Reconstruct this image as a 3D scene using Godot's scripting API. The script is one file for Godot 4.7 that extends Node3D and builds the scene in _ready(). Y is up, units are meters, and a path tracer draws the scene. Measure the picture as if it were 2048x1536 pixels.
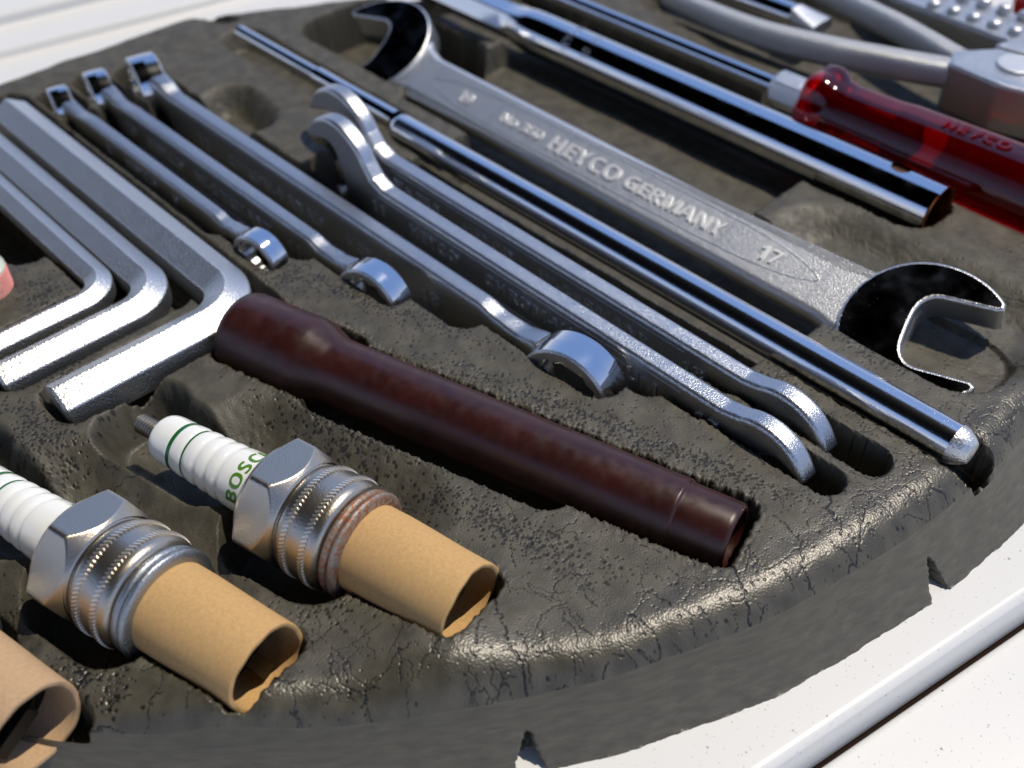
extends Node3D
# All lengths in this file are millimetres until a mesh or a node is placed; K turns them into metres.
const K := 0.001
var M := {}
var rng := RandomNumberGenerator.new()
var pockets := []
var bins := {}
var mounds: Array[Vector4] = []
var n_low := FastNoiseLite.new()
var n_mid := FastNoiseLite.new()
var n_fine := FastNoiseLite.new()

func _ready():
	rng.seed = 7
	# ---- camera, sky, sun, exposure
	var cam := Camera3D.new()
	cam.name = "camera"
	cam.transform = Transform3D(Basis(Vector3(0.6886, -0.018494, -0.724905), Vector3(-0.489381, 0.725838, -0.483389), Vector3(0.535104, 0.687617, 0.490762)).orthonormalized(), Vector3(0, 145, 0) * K)
	var ca := CameraAttributesPhysical.new()
	ca.frustum_focal_length = 48.54
	ca.frustum_near = 0.01
	ca.frustum_far = 20.0
	ca.frustum_focus_distance = 0.190
	ca.exposure_aperture = 20.0
	cam.attributes = ca
	cam.fov = 39.66
	cam.near = 0.01
	cam.far = 20.0
	add_child(cam)
	cam.current = true
	var sky_m := ProceduralSkyMaterial.new()
	sky_m.sky_top_color = Color(0.50, 0.64, 0.88)
	sky_m.sky_horizon_color = Color(0.95, 0.96, 0.98)
	sky_m.sky_curve = 0.15
	sky_m.ground_bottom_color = Color(0.22, 0.21, 0.20)
	sky_m.ground_horizon_color = Color(0.55, 0.56, 0.57)
	sky_m.sun_angle_max = 8.0
	var sky := Sky.new()
	sky.sky_material = sky_m
	var env := Environment.new()
	env.background_mode = Environment.BG_SKY
	env.sky = sky
	env.background_energy_multiplier = 1.05
	env.tonemap_mode = Environment.TONE_MAPPER_LINEAR
	env.tonemap_exposure = 1.0
	env.sdfgi_enabled = true
	env.ssao_enabled = true
	env.ssil_enabled = true
	var we := WorldEnvironment.new()
	we.name = "world"
	we.environment = env
	add_child(we)
	var sun := DirectionalLight3D.new()
	sun.name = "sun"
	sun.light_energy = 1.15
	sun.light_color = Color(1.0, 0.95, 0.87)
	sun.light_angular_distance = 0.5
	sun.shadow_enabled = true
	var L := Vector3(0.15, 0.90, -0.40).normalized()
	sun.transform = Transform3D(Basis.looking_at(-L, Vector3(0, 0, 1)), Vector3(0, 1, 0))
	add_child(sun)
	make_materials()
	# ---- setting, then the tray, then the tools
	build_bodywork()
	build_lid()
	list_pockets()
	build_tray()
	build_hex_keys()
	build_ring_spanners()
	build_open_spanners()
	build_tommy_bar()
	build_big_spanner()
	build_box_spanner()
	build_screwdrivers()
	build_pliers()
	build_ribbed_tool()
	build_plugs()
	build_brown_handle()
	build_pink_cap()

# ------------------------------------------------------------------ nodes
func thing(called: String, label: String, category: String, at: Vector3, basis := Basis(), group := "") -> Node3D:
	var o := Node3D.new()
	o.name = called
	if has_node(NodePath(called)):
		var k := 1
		while has_node(NodePath("%s_%03d" % [called, k])):
			k += 1
		o.name = "%s_%03d" % [called, k]
	o.transform = Transform3D(basis, at * K)
	o.set_meta("label", label)
	o.set_meta("category", category)
	if group:
		o.set_meta("group", group)
	add_child(o)
	return o

func part(called: String, parent: Node, mesh: Mesh, mat: Material = null, label := "") -> MeshInstance3D:
	var o := MeshInstance3D.new()
	var nm := called
	var k := 1
	while parent.has_node(NodePath(nm)):
		nm = "%s_%03d" % [called, k]
		k += 1
	o.name = nm
	o.mesh = mesh
	if mat:
		o.material_override = null
		for s in mesh.get_surface_count():
			o.set_surface_override_material(s, mat)
	if label:
		o.set_meta("label", label)
	parent.add_child(o)
	return o

# ------------------------------------------------------------------ mesh builder (mm in, metres out)
class Mb:
	var v := PackedVector3Array()
	var n := PackedVector3Array()
	var u := PackedVector2Array()
	var ix := PackedInt32Array()
	func tri(a: int, b: int, c: int) -> void:
		# clockwise front faces: flip when the winding disagrees with the normals
		var g := (v[b] - v[a]).cross(v[c] - v[a])
		if g.dot(n[a] + n[b] + n[c]) > 0.0:
			ix.append(a); ix.append(c); ix.append(b)
		else:
			ix.append(a); ix.append(b); ix.append(c)
	func add(p: Vector3, nn: Vector3, uv := Vector2()) -> int:
		v.append(p); n.append(nn); u.append(uv)
		return v.size() - 1
	func face(p: Array, nn: Vector3) -> void:
		var b := v.size()
		for q in p:
			add(q, nn, Vector2(q.x, q.z) * 0.01)
		for k in range(1, p.size() - 1):
			tri(b, b + k, b + k + 1)
	func box(lo: Vector3, hi: Vector3) -> void:
		var c := []
		for k in 8:
			c.append(Vector3(hi.x if k & 1 else lo.x, hi.y if k & 2 else lo.y, hi.z if k & 4 else lo.z))
		face([c[0], c[1], c[3], c[2]], Vector3(0, 0, -1)); face([c[4], c[5], c[7], c[6]], Vector3(0, 0, 1))
		face([c[0], c[1], c[5], c[4]], Vector3(0, -1, 0)); face([c[2], c[3], c[7], c[6]], Vector3(0, 1, 0))
		face([c[0], c[2], c[6], c[4]], Vector3(-1, 0, 0)); face([c[1], c[3], c[7], c[5]], Vector3(1, 0, 0))
	func grid(P: PackedVector3Array, nu: int, nv: int, cu: bool, cv: bool, flip := false, us := 1.0, vs := 1.0) -> void:
		var b := v.size()
		for i in nu:
			var i0 := (i - 1 + nu) % nu if cu else maxi(i - 1, 0)
			var i1 := (i + 1) % nu if cu else mini(i + 1, nu - 1)
			for j in nv:
				var j0 := (j - 1 + nv) % nv if cv else maxi(j - 1, 0)
				var j1 := (j + 1) % nv if cv else mini(j + 1, nv - 1)
				var g := (P[i1 * nv + j] - P[i0 * nv + j]).cross(P[i * nv + j1] - P[i * nv + j0])
				if g.length_squared() < 1e-14:
					g = P[i1 * nv + j] - P[i0 * nv + j] if i == 0 or i == nu - 1 else Vector3.UP
					if (i == 0) != flip: g = -g
					if flip: g = -g
				g = g.normalized()
				add(P[i * nv + j], -g if flip else g, Vector2(us * i / maxf(nu - 1, 1), vs * j / maxf(nv - 1, 1)))
		for i in (nu if cu else nu - 1):
			for j in (nv if cv else nv - 1):
				var i1 := (i + 1) % nu
				var j1 := (j + 1) % nv
				var a := b + i * nv + j
				var c := b + i1 * nv + j
				var d := b + i1 * nv + j1
				var e := b + i * nv + j1
				tri(a, c, d)
				tri(a, d, e)
	# turned round the local x axis: profile of (x, radius); creases over 32 degrees stay sharp
	func lathe(prof: Array, segs: int) -> void:
		var pts := PackedVector2Array(prof)
		var m := pts.size()
		var dirs := []
		for k in m - 1:
			var d := (pts[k + 1] - pts[k]).normalized()
			dirs.append(Vector2(-d.y, d.x))
		var len := 0.0
		var prev := -1
		for k in m:
			var before: Vector2 = dirs[maxi(k - 1, 0)]
			var after: Vector2 = dirs[mini(k, m - 2)]
			var norms := []
			if k > 0 and k < m - 1 and before.dot(after) < 0.85:
				norms = [before, after]
			else:
				norms = [(before + after).normalized()]
			if k > 0:
				len += pts[k].distance_to(pts[k - 1])
			for w in norms.size():
				var row := v.size()
				for s in segs + 1:
					var a := TAU * s / segs
					add(Vector3(pts[k].x, pts[k].y * cos(a), pts[k].y * sin(a)), Vector3(norms[w].x, norms[w].y * cos(a), norms[w].y * sin(a)), Vector2(len * 0.01, a * pts[k].y * 0.01))
				if prev >= 0 and w == 0:
					for s in segs:
						tri(prev + s, row + s, row + s + 1)
						tri(prev + s, row + s + 1, prev + s + 1)
				prev = row
	func put(o: Mb, t := Transform3D()) -> void:
		var b := v.size()
		for k in o.v.size():
			add(t * o.v[k], (t.basis * o.n[k]).normalized(), o.u[k])
		for k in o.ix:
			ix.append(b + k)
	func mesh(onto: ArrayMesh = null) -> ArrayMesh:
		var a := []
		a.resize(Mesh.ARRAY_MAX)
		var w := PackedVector3Array()
		w.resize(v.size())
		for k in v.size():
			w[k] = v[k] * 0.001
		a[Mesh.ARRAY_VERTEX] = w
		a[Mesh.ARRAY_NORMAL] = n
		a[Mesh.ARRAY_TEX_UV] = u
		a[Mesh.ARRAY_INDEX] = ix
		var am := onto if onto else ArrayMesh.new()
		am.add_surface_from_arrays(Mesh.PRIMITIVE_TRIANGLES, a)
		return am

# a flat outline (x, z) given thickness along y with rounded edges; top face, bottom face and sides share one builder
func extrude(poly: PackedVector2Array, y0: float, y1: float, bevel: float, steps := 4) -> Mb:
	var mb := Mb.new()
	if Geometry2D.is_polygon_clockwise(poly):
		poly.reverse()
	var m := poly.size()
	var inw := PackedVector2Array()
	for k in m:
		var a := (poly[k] - poly[(k - 1 + m) % m]).normalized()
		var b := (poly[(k + 1) % m] - poly[k]).normalized()
		var t := (a + b).normalized()
		inw.append(Vector2(-t.y, t.x))
	var prof := []
	for k in steps + 1:
		var a := PI / 2 * k / steps
		prof.append(Vector3(bevel * (1.0 - sin(a)), y1 - bevel * (1.0 - cos(a)), a))
	for k in range(steps, -1, -1):
		var a := PI / 2 * k / steps
		prof.append(Vector3(bevel * (1.0 - sin(a)), y0 + bevel * (1.0 - cos(a)), PI - a))
	var sgn := 1.0
	# area sign decides which way is inward
	var area := 0.0
	for k in m:
		area += poly[k].x * poly[(k + 1) % m].y - poly[(k + 1) % m].x * poly[k].y
	if area < 0:
		sgn = -1.0
	var start := mb.v.size()
	for q in prof.size():
		var p: Vector3 = prof[q]
		for k in m:
			var w := inw[k] * sgn
			var c := poly[k] + w * p.x
			mb.add(Vector3(c.x, p.y, c.y), Vector3(-w.x * sin(p.z), cos(p.z), -w.y * sin(p.z)).normalized(), c * 0.01)
	for q in prof.size() - 1:
		for k in m:
			var k1 := (k + 1) % m
			mb.tri(start + q * m + k, start + (q + 1) * m + k, start + (q + 1) * m + k1)
			mb.tri(start + q * m + k, start + (q + 1) * m + k1, start + q * m + k1)
	for side in 2:
		var ring := PackedVector2Array()
		for k in m:
			ring.append(poly[k] + inw[k] * sgn * bevel)
		var tris := Geometry2D.triangulate_polygon(ring)
		if tris.is_empty():
			tris = Geometry2D.triangulate_polygon(poly)
		var b := mb.v.size()
		var nn := Vector3(0, 1, 0) if side == 0 else Vector3(0, -1, 0)
		for k in m:
			mb.add(Vector3(ring[k].x, y1 if side == 0 else y0, ring[k].y), nn, ring[k] * 0.01)
		for k in range(0, tris.size(), 3):
			mb.tri(b + tris[k], b + tris[k + 1], b + tris[k + 2])
	return mb

func circle(c: Vector2, r: float, n := 96) -> PackedVector2Array:
	var p := PackedVector2Array()
	for k in n:
		p.append(c + Vector2(cos(TAU * k / n), sin(TAU * k / n)) * r)
	return p

func biggest(ps: Array) -> PackedVector2Array:
	var best := PackedVector2Array()
	var most := 0.0
	for p in ps:
		var a := 0.0
		for k in p.size():
			a += p[k].x * p[(k + 1) % p.size()].y - p[(k + 1) % p.size()].x * p[k].y
		if absf(a) > most:
			most = absf(a)
			best = p
	return best

func grown(p: PackedVector2Array, by: float) -> PackedVector2Array:
	return biggest(Geometry2D.offset_polygon(p, by, Geometry2D.JOIN_ROUND))

func resampled(p: PackedVector2Array, step: float) -> PackedVector2Array:
	var out := PackedVector2Array()
	var m := p.size()
	var total := 0.0
	for k in m:
		total += p[k].distance_to(p[(k + 1) % m])
	var count := int(total / step)
	var each := total / count
	var k := 0
	var left := 0.0
	var at := 0.0
	for c in count:
		var want := c * each
		while at + p[k % m].distance_to(p[(k + 1) % m]) < want:
			at += p[k % m].distance_to(p[(k + 1) % m])
			k += 1
		var d := p[k % m].distance_to(p[(k + 1) % m])
		out.append(p[k % m].lerp(p[(k + 1) % m], (want - at) / maxf(d, 1e-9)))
	return out

# lettering as thin solid glyphs; to maps (right, up, out) in mm to the part's own space
func letters(text: String, high: float, thick: float, to: Callable, bold := true, squeeze := 1.0) -> Mb:
	var tm := TextMesh.new()
	var f := SystemFont.new()
	f.font_names = PackedStringArray(["Droid Sans"])
	f.font_weight = 700 if bold else 400
	tm.font = f
	tm.font_size = 64
	tm.pixel_size = 0.01
	tm.depth = 1.0
	tm.curve_step = 2.0
	tm.text = text
	var a := tm.get_mesh_arrays()
	var pv: PackedVector3Array = a[Mesh.ARRAY_VERTEX]
	var pn: PackedVector3Array = a[Mesh.ARRAY_NORMAL]
	var pi = a[Mesh.ARRAY_INDEX]
	var lo := Vector3(1e9, 1e9, 1e9)
	var hi := -lo
	for p in pv:
		lo = lo.min(p)
		hi = hi.max(p)
	var s := high / (hi.y - lo.y)
	var mid := (lo + hi) / 2
	var mb := Mb.new()
	for k in pv.size():
		var q := (pv[k] - mid) * Vector3(s * squeeze, s, 1)
		q.z = (pv[k].z - lo.z) / maxf(hi.z - lo.z, 1e-6) * thick
		var at: Vector3 = to.call(q)
		var e := 0.01
		var px: Vector3 = (to.call(q + Vector3(e, 0, 0)) - at) / e
		var py: Vector3 = (to.call(q + Vector3(0, e, 0)) - at) / e
		var pz: Vector3 = (to.call(q + Vector3(0, 0, e)) - at) / e
		mb.add(at, (px * pn[k].x + py * pn[k].y + pz * pn[k].z).normalized())
	if pi == null or pi.size() == 0:
		for k in range(0, pv.size(), 3):
			mb.tri(k, k + 1, k + 2)
	else:
		for k in range(0, pi.size(), 3):
			mb.tri(pi[k], pi[k + 1], pi[k + 2])
	return mb

# ------------------------------------------------------------------ materials
func noise_image(size: int, freq: float, kind: int, seed: int, octaves := 3) -> Image:
	var n := FastNoiseLite.new()
	n.noise_type = kind
	n.seed = seed
	n.frequency = freq
	n.fractal_octaves = octaves
	n.fractal_type = FastNoiseLite.FRACTAL_FBM if octaves > 1 else FastNoiseLite.FRACTAL_NONE
	var im := n.get_seamless_image(size, size) if size <= 512 else n.get_image(size, size)
	im.convert(Image.FORMAT_RGBA8)
	return im

func normal_tex(size: int, freq: float, seed: int, bump: float, kind := FastNoiseLite.TYPE_SIMPLEX_SMOOTH, octaves := 3) -> ImageTexture:
	var im := noise_image(size, freq, kind, seed, octaves)
	im.bump_map_to_normal_map(bump)
	return ImageTexture.create_from_image(im)

func mat(called: String, c: Color, rough: float, metal := 0.0) -> StandardMaterial3D:
	var m := StandardMaterial3D.new()
	m.resource_name = called
	m.albedo_color = c
	m.roughness = rough
	m.metallic = metal
	M[called] = m
	return m

func grain(m: StandardMaterial3D, tex: Texture2D, tile_mm: float, strength: float) -> void:
	m.normal_enabled = true
	m.normal_texture = tex
	m.normal_scale = strength
	m.uv1_triplanar = true
	m.uv1_scale = Vector3.ONE * (1000.0 / tile_mm)

# a soft round dab, for pits, grains, specks and crack strokes
func dab(r: float, c: Color, hard := 0.5) -> Image:
	var s := int(ceil(r)) * 2 + 1
	var im := Image.create(s, s, false, Image.FORMAT_RGBA8)
	for y in s:
		for x in s:
			var d := Vector2(x - s / 2, y - s / 2).length() / r
			im.set_pixel(x, y, Color(c.r, c.g, c.b, c.a * (1.0 - smoothstep(hard, 1.0, d))))
	return im

func stamp(im: Image, d: Image, x: float, y: float) -> void:
	im.blend_rect(d, Rect2i(Vector2i.ZERO, d.get_size()), Vector2i(int(x) - d.get_width() / 2, int(y) - d.get_height() / 2))

const LIP := 56.0
const TEX := 2048
const SPAN := 300.0
func tex_at(x: float, z: float) -> Vector2:
	return Vector2((x + 315.0) / SPAN, (z + 290.0) / SPAN) * TEX

func crack(hm: Image, al: Image, pts: Array, wide: float) -> void:
	var deep := dab(wide, Color(0, 0, 0, 0.45), 0.2)
	var dark := dab(wide * 0.85, Color(0.08, 0.08, 0.08, 0.8), 0.2)
	for k in pts.size() - 1:
		var a: Vector2 = pts[k]
		var b: Vector2 = pts[k + 1]
		var n := int(a.distance_to(b) / 0.14) + 1
		for s in n:
			var p := a.lerp(b, float(s) / n)
			p += Vector2(n_fine.get_noise_2d(p.x, p.y), n_fine.get_noise_2d(p.x + 90, p.y)) * 0.55
			if rng.randf() < 0.12:
				continue
			var t := tex_at(p.x, p.y)
			stamp(hm, deep, t.x, t.y)
			stamp(al, dark, t.x, t.y)

func make_foam_material() -> void:
	n_fine.seed = 11
	n_fine.frequency = 0.35
	n_fine.noise_type = FastNoiseLite.TYPE_SIMPLEX
	var hm := noise_image(TEX, 0.30, FastNoiseLite.TYPE_SIMPLEX, 5, 3)
	hm.adjust_bcs(1.0, 0.26, 1.0)
	hm.adjust_bcs(1.35, 1.0, 1.0)
	var al := noise_image(TEX, 0.02, FastNoiseLite.TYPE_SIMPLEX, 8, 4)
	al.adjust_bcs(1.0, 0.16, 1.0)
	al.adjust_bcs(1.7, 1.0, 1.0)
	var pit := [dab(1.6, Color(0, 0, 0, 0.55)), dab(2.2, Color(0, 0, 0, 0.6)), dab(3.2, Color(0.0, 0.0, 0.0, 0.7))]
	var dirt := [dab(1.4, Color(0.12, 0.12, 0.12, 0.5)), dab(2.0, Color(0.1, 0.1, 0.1, 0.55)), dab(2.8, Color(0.08, 0.08, 0.08, 0.6))]
	var bead := [dab(1.3, Color(1, 1, 1, 0.35)), dab(1.9, Color(1, 1, 1, 0.35))]
	var fleck := dab(0.8, Color(1, 1, 0.95, 0.55), 0.3)
	for k in 30000:
		var x := rng.randf() * TEX
		var y := rng.randf() * TEX
		var c := n_low.get_noise_2d(x * 0.02, y * 0.02)
		if rng.randf() > 0.45 + c * 0.9:
			continue
		var w := 0 if rng.randf() < 0.75 else (1 if rng.randf() < 0.85 else 2)
		stamp(hm, pit[w], x, y)
		stamp(al, dirt[w], x, y)
	for k in 5000:
		stamp(hm, bead[rng.randi() % 2], rng.randf() * TEX, rng.randf() * TEX)
	for k in 26000:
		stamp(al, fleck, rng.randf() * TEX, rng.randf() * TEX)
	# spongy broken skin beside the pockets
	for spot in [[-150, -101, 34, 3], [-100, -106, 40, 3], [-70, -115, 20, 2], [-128, -72, 16, 6], [-88, -78, 26, 4], [-98, -46, 9, 5], [-112, -13, 9, 5], [-176, -92, 12, 4], [-126, -122, 5, 3], [-166, -108, 5, 3], [-82, -128, 4, 3], [-76, -141, 6, 4], [-72, -162, 14, 3], [-180, -40, 18, 6], [-165, -30, 14, 6], [-205, -50, 12, 5]]:
		for k in int(spot[2] * spot[3] * 5.0):
			var p := Vector2(spot[0] + rng.randfn(0, spot[2] * 0.5), spot[1] + rng.randfn(0, spot[3] * 0.6))
			if spot[2] > 15:
				p.y -= (p.x - spot[0]) * 0.28
			var t := tex_at(p.x, p.y)
			var w := rng.randi() % 3
			stamp(hm, pit[w], t.x, t.y)
			stamp(al, dirt[w], t.x, t.y)
			if rng.randf() < 0.3:
				stamp(hm, bead[rng.randi() % 2], t.x + rng.randf_range(-4, 4), t.y + rng.randf_range(-4, 4))
	# cracks seen in the skin, then the small ones that run in from the rim
	crack(hm, al, [Vector2(-79, -67), Vector2(-75, -64.5), Vector2(-70, -61.9), Vector2(-66, -61), Vector2(-60.5, -57.5)], 2.0)
	crack(hm, al, [Vector2(-67.5, -123.5), Vector2(-66.3, -121.9), Vector2(-64.9, -121.8)], 2.6)
	crack(hm, al, [Vector2(-53, -124.5), Vector2(-51.6, -122.5), Vector2(-51, -120.6), Vector2(-48.1, -119.6)], 2.8)
	crack(hm, al, [Vector2(-58, -101), Vector2(-55, -99), Vector2(-50.5, -96.9), Vector2(-46, -93.5)], 1.9)
	crack(hm, al, [Vector2(-56, -113), Vector2(-50.3, -111.8), Vector2(-47, -108), Vector2(-44, -106.5)], 1.6)
	crack(hm, al, [Vector2(-47, -126), Vector2(-42.3, -117.7), Vector2(-41, -112), Vector2(-38.5, -110)], 1.7)
	crack(hm, al, [Vector2(-40, -152), Vector2(-36, -148), Vector2(-31.7, -143.5)], 2.0)
	crack(hm, al, [Vector2(-41, -158), Vector2(-37, -161), Vector2(-33, -160)], 1.7)
	crack(hm, al, [Vector2(-92, -92), Vector2(-89, -88), Vector2(-84, -87)], 1.5)
	crack(hm, al, [Vector2(-106, -86), Vector2(-103, -84), Vector2(-99.5, -83.5)], 1.7)
	for k in 300:
		var a := deg_to_rad(rng.randf_range(-40, 55))
		var r := 206.0 - absf(rng.randfn(0, 13.0))
		var d := a + PI + rng.randfn(0, 0.6)
		var p := Vector2(-239.5 + cos(a) * r, -159.4 + sin(a) * r)
		var line := [p]
		for s in 2 + rng.randi() % 5:
			d += rng.randfn(0, 0.45)
			p += Vector2(cos(d), sin(d)) * rng.randf_range(0.8, 2.4)
			line.append(p)
		crack(hm, al, line, rng.randf_range(1.0, 1.6))
	for k in 160:
		var p := Vector2(rng.randf_range(-150, -40), rng.randf_range(-165, -20))
		var d := rng.randf() * TAU
		var line := [p]
		for s in 2 + rng.randi() % 4:
			d += rng.randfn(0, 0.6)
			p += Vector2(cos(d), sin(d)) * rng.randf_range(0.6, 1.8)
			line.append(p)
		crack(hm, al, line, rng.randf_range(0.9, 1.3))
	var m := mat("foam", Color(0.335, 0.323, 0.28), 1.0)
	m.albedo_texture = ImageTexture.create_from_image(al)
	m.heightmap_enabled = true
	m.heightmap_texture = ImageTexture.create_from_image(hm)
	m.heightmap_scale = 0.021
	# the skin is worn smooth along the rim and on the ridges between the plugs, open and dull elsewhere
	var rg := noise_image(TEX / 2, 0.06, FastNoiseLite.TYPE_SIMPLEX, 9, 3)
	rg.adjust_bcs(1.0, 0.22, 1.0)
	rg.adjust_bcs(1.16, 1.0, 1.0)
	var worn := dab(26, Color(0.34, 0.34, 0.34, 0.14), 0.1)
	for k in 2600:
		var a := deg_to_rad(rng.randf_range(-70, 70))
		var q := tex_at(-239.5 + cos(a) * (200.5 + rng.randfn(0, 2.0)), -159.4 + sin(a) * (200.5 + rng.randfn(0, 2.0))) / 2
		stamp(rg, worn, q.x, q.y)
	for spot in [[-140, -70], [-137, -66], [-152, -40], [-156, -36], [-148, -44], [-170, -8], [-166, -12], [-122, -79]]:
		for k in 8:
			var q := tex_at(spot[0] + rng.randfn(0, 2), spot[1] + rng.randfn(0, 2)) / 2
			stamp(rg, worn, q.x, q.y)
	m.roughness_texture = ImageTexture.create_from_image(rg)
	m.roughness_texture_channel = BaseMaterial3D.TEXTURE_CHANNEL_RED
	m.metallic_specular = 0.5
	var w := StandardMaterial3D.new()
	w.resource_name = "foam_side"
	w.albedo_color = Color(0.40, 0.388, 0.345)
	w.roughness = 0.44
	var sa := noise_image(1024, 0.03, FastNoiseLite.TYPE_SIMPLEX, 71, 4)
	var sh := sa.duplicate() as Image
	sa.adjust_bcs(1.0, 0.09, 1.0)
	sa.adjust_bcs(1.65, 1.0, 1.0)
	for k in 5000:
		stamp(sa, fleck, rng.randf() * 1024, rng.randf() * 1024)
	w.albedo_texture = ImageTexture.create_from_image(sa)
	w.heightmap_enabled = true
	w.heightmap_texture = ImageTexture.create_from_image(sh)
	w.heightmap_scale = 0.012
	w.uv1_scale = Vector3(4.0, 6.0, 1.0)
	M.foam_side = w

func make_materials() -> void:
	n_low.seed = 3
	n_low.frequency = 0.045
	n_mid.seed = 4
	n_mid.frequency = 0.22
	n_fine.seed = 11
	n_fine.frequency = 0.9
	make_foam_material()
	n_fine.frequency = 0.9
	var satin_n := normal_tex(512, 0.12, 21, 6.0)
	var coarse_n := normal_tex(512, 0.07, 22, 9.0)
	var pits := noise_image(512, 0.05, FastNoiseLite.TYPE_SIMPLEX, 23, 1)
	pits.fill(Color(0.5, 0.5, 0.5))
	for k in 300:
		stamp(pits, dab(rng.randf_range(1.2, 2.2), Color(1, 1, 1, 0.9), 0.3), rng.randf() * 512, rng.randf() * 512)
	pits.bump_map_to_normal_map(2.0)
	var pit_n := ImageTexture.create_from_image(pits)
	var m := mat("satin", Color(0.80, 0.81, 0.82), 0.36, 1.0)
	grain(m, satin_n, 24, 0.35)
	m = mat("satin_bright", Color(0.97, 0.97, 0.96), 0.55, 1.0)
	m = mat("satin_wrench", Color(0.81, 0.82, 0.83), 0.45, 1.0)
	grain(m, satin_n, 26, 0.30)
	m = mat("satin_dull", Color(0.72, 0.735, 0.755), 0.34, 1.0)
	grain(m, satin_n, 26, 0.30)
	m = mat("zinc", Color(0.80, 0.81, 0.82), 0.40, 1.0)
	grain(m, coarse_n, 22, 0.36)
	m = mat("worn_steel", Color(0.70, 0.71, 0.72), 0.42, 1.0)
	grain(m, coarse_n, 14, 1.0)
	m = mat("chrome", Color(0.84, 0.85, 0.87), 0.05, 1.0)
	grain(m, pit_n, 46, 0.10)
	m = mat("polish", Color(0.82, 0.83, 0.85), 0.05, 1.0)
	grain(m, pit_n, 60, 0.08)
	var smear := noise_image(512, 0.012, FastNoiseLite.TYPE_SIMPLEX, 61, 4)
	smear.adjust_bcs(0.75, 0.8, 1.0)
	for k in 240:
		stamp(smear, dab(rng.randf_range(0.8, 2.2), Color(1, 1, 1, 0.8), 0.3), rng.randf() * 512, rng.randf() * 512)
	var smear_t := ImageTexture.create_from_image(smear)
	for q in ["chrome", "polish"]:
		M[q].roughness_texture = smear_t
		M[q].roughness_texture_channel = BaseMaterial3D.TEXTURE_CHANNEL_RED
		M[q].roughness = 0.24
	m = mat("bar_chrome", Color(0.85, 0.86, 0.88), 0.17, 1.0)
	grain(m, pit_n, 26, 0.5)
	m = mat("nickel", Color(0.73, 0.70, 0.65), 0.34, 1.0)
	grain(m, satin_n, 30, 0.10)
	m = mat("nickel_bright", Color(0.90, 0.88, 0.84), 0.42, 1.0)
	m = mat("stud_steel", Color(0.55, 0.53, 0.49), 0.42, 1.0)
	m = mat("dark_steel", Color(0.16, 0.15, 0.14), 0.45, 0.9)
	m = mat("washer", Color(0.66, 0.68, 0.70), 0.42, 1.0)
	grain(m, coarse_n, 16, 0.5)
	m = mat("rusty_washer", Color(0.58, 0.44, 0.36), 0.55, 0.7)
	grain(m, coarse_n, 12, 0.5)
	var patch := noise_image(256, 0.03, FastNoiseLite.TYPE_SIMPLEX, 31, 3)
	var g := Gradient.new()
	g.colors = PackedColorArray([Color(0.62, 0.62, 0.60), Color(0.62, 0.60, 0.57), Color(0.60, 0.38, 0.26), Color(0.70, 0.55, 0.45)])
	g.offsets = PackedFloat32Array([0.0, 0.45, 0.6, 1.0])
	for y in 256:
		for x in 256:
			patch.set_pixel(x, y, g.sample(patch.get_pixel(x, y).r))
	m.albedo_color = Color.WHITE
	m.albedo_texture = ImageTexture.create_from_image(patch)
	m = mat("porcelain", Color(0.90, 0.91, 0.90), 0.16)
	m.clearcoat_enabled = true
	m.clearcoat = 0.5
	m.clearcoat_roughness = 0.06
	mat("green_print", Color(0.30, 0.50, 0.16), 0.35)
	mat("green_band", Color(0.10, 0.36, 0.17), 0.3)
	# kraft board: fibres laid down one by one
	var kr := noise_image(512, 0.05, FastNoiseLite.TYPE_SIMPLEX, 41, 3)
	kr.adjust_bcs(1.0, 0.045, 1.0)
	kr.adjust_bcs(1.75, 1.0, 1.0)
	var fib := [Color(1, 1, 1, 0.14), Color(0.45, 0.32, 0.2, 0.10), Color(1, 0.95, 0.85, 0.18), Color(0.25, 0.16, 0.08, 0.13)]
	for k in 5200:
		var p := Vector2(rng.randf() * 512, rng.randf() * 512)
		var d := rng.randf() * TAU
		var c: Color = fib[rng.randi() % 4]
		for s in 6 + rng.randi() % 14:
			d += rng.randfn(0, 0.22)
			p += Vector2(cos(d), sin(d)) * 0.9
			var q := Vector2i(posmod(int(p.x), 512), posmod(int(p.y), 512))
			kr.set_pixelv(q, kr.get_pixelv(q).blend(c))
	var kn := kr.duplicate() as Image
	kn.bump_map_to_normal_map(2.0)
	m = mat("kraft", Color(0.86, 0.70, 0.47), 0.85)
	m.albedo_texture = ImageTexture.create_from_image(kr)
	m.normal_enabled = true
	m.normal_texture = ImageTexture.create_from_image(kn)
	m.normal_scale = 0.35
	m.uv1_triplanar = true
	m.uv1_scale = Vector3.ONE * (1000.0 / 26.0)
	m = m.duplicate()
	m.resource_name = "kraft_pale"
	m.albedo_color = Color(0.82, 0.69, 0.54)
	M.kraft_pale = m
	# old brown plastic, scuffed and dusty
	var br := noise_image(512, 0.012, FastNoiseLite.TYPE_SIMPLEX, 51, 3)
	br.adjust_bcs(1.0, 0.14, 1.0)
	br.adjust_bcs(1.75, 1.0, 1.0)
	var rg := noise_image(512, 0.03, FastNoiseLite.TYPE_SIMPLEX, 52, 4)
	rg.adjust_bcs(1.0, 0.3, 1.0)
	for k in 700:
		stamp(br, dab(rng.randf_range(0.6, 1.2), Color(1, 0.95, 0.9, 0.8), 0.3), rng.randf() * 512, rng.randf() * 512)
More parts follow.
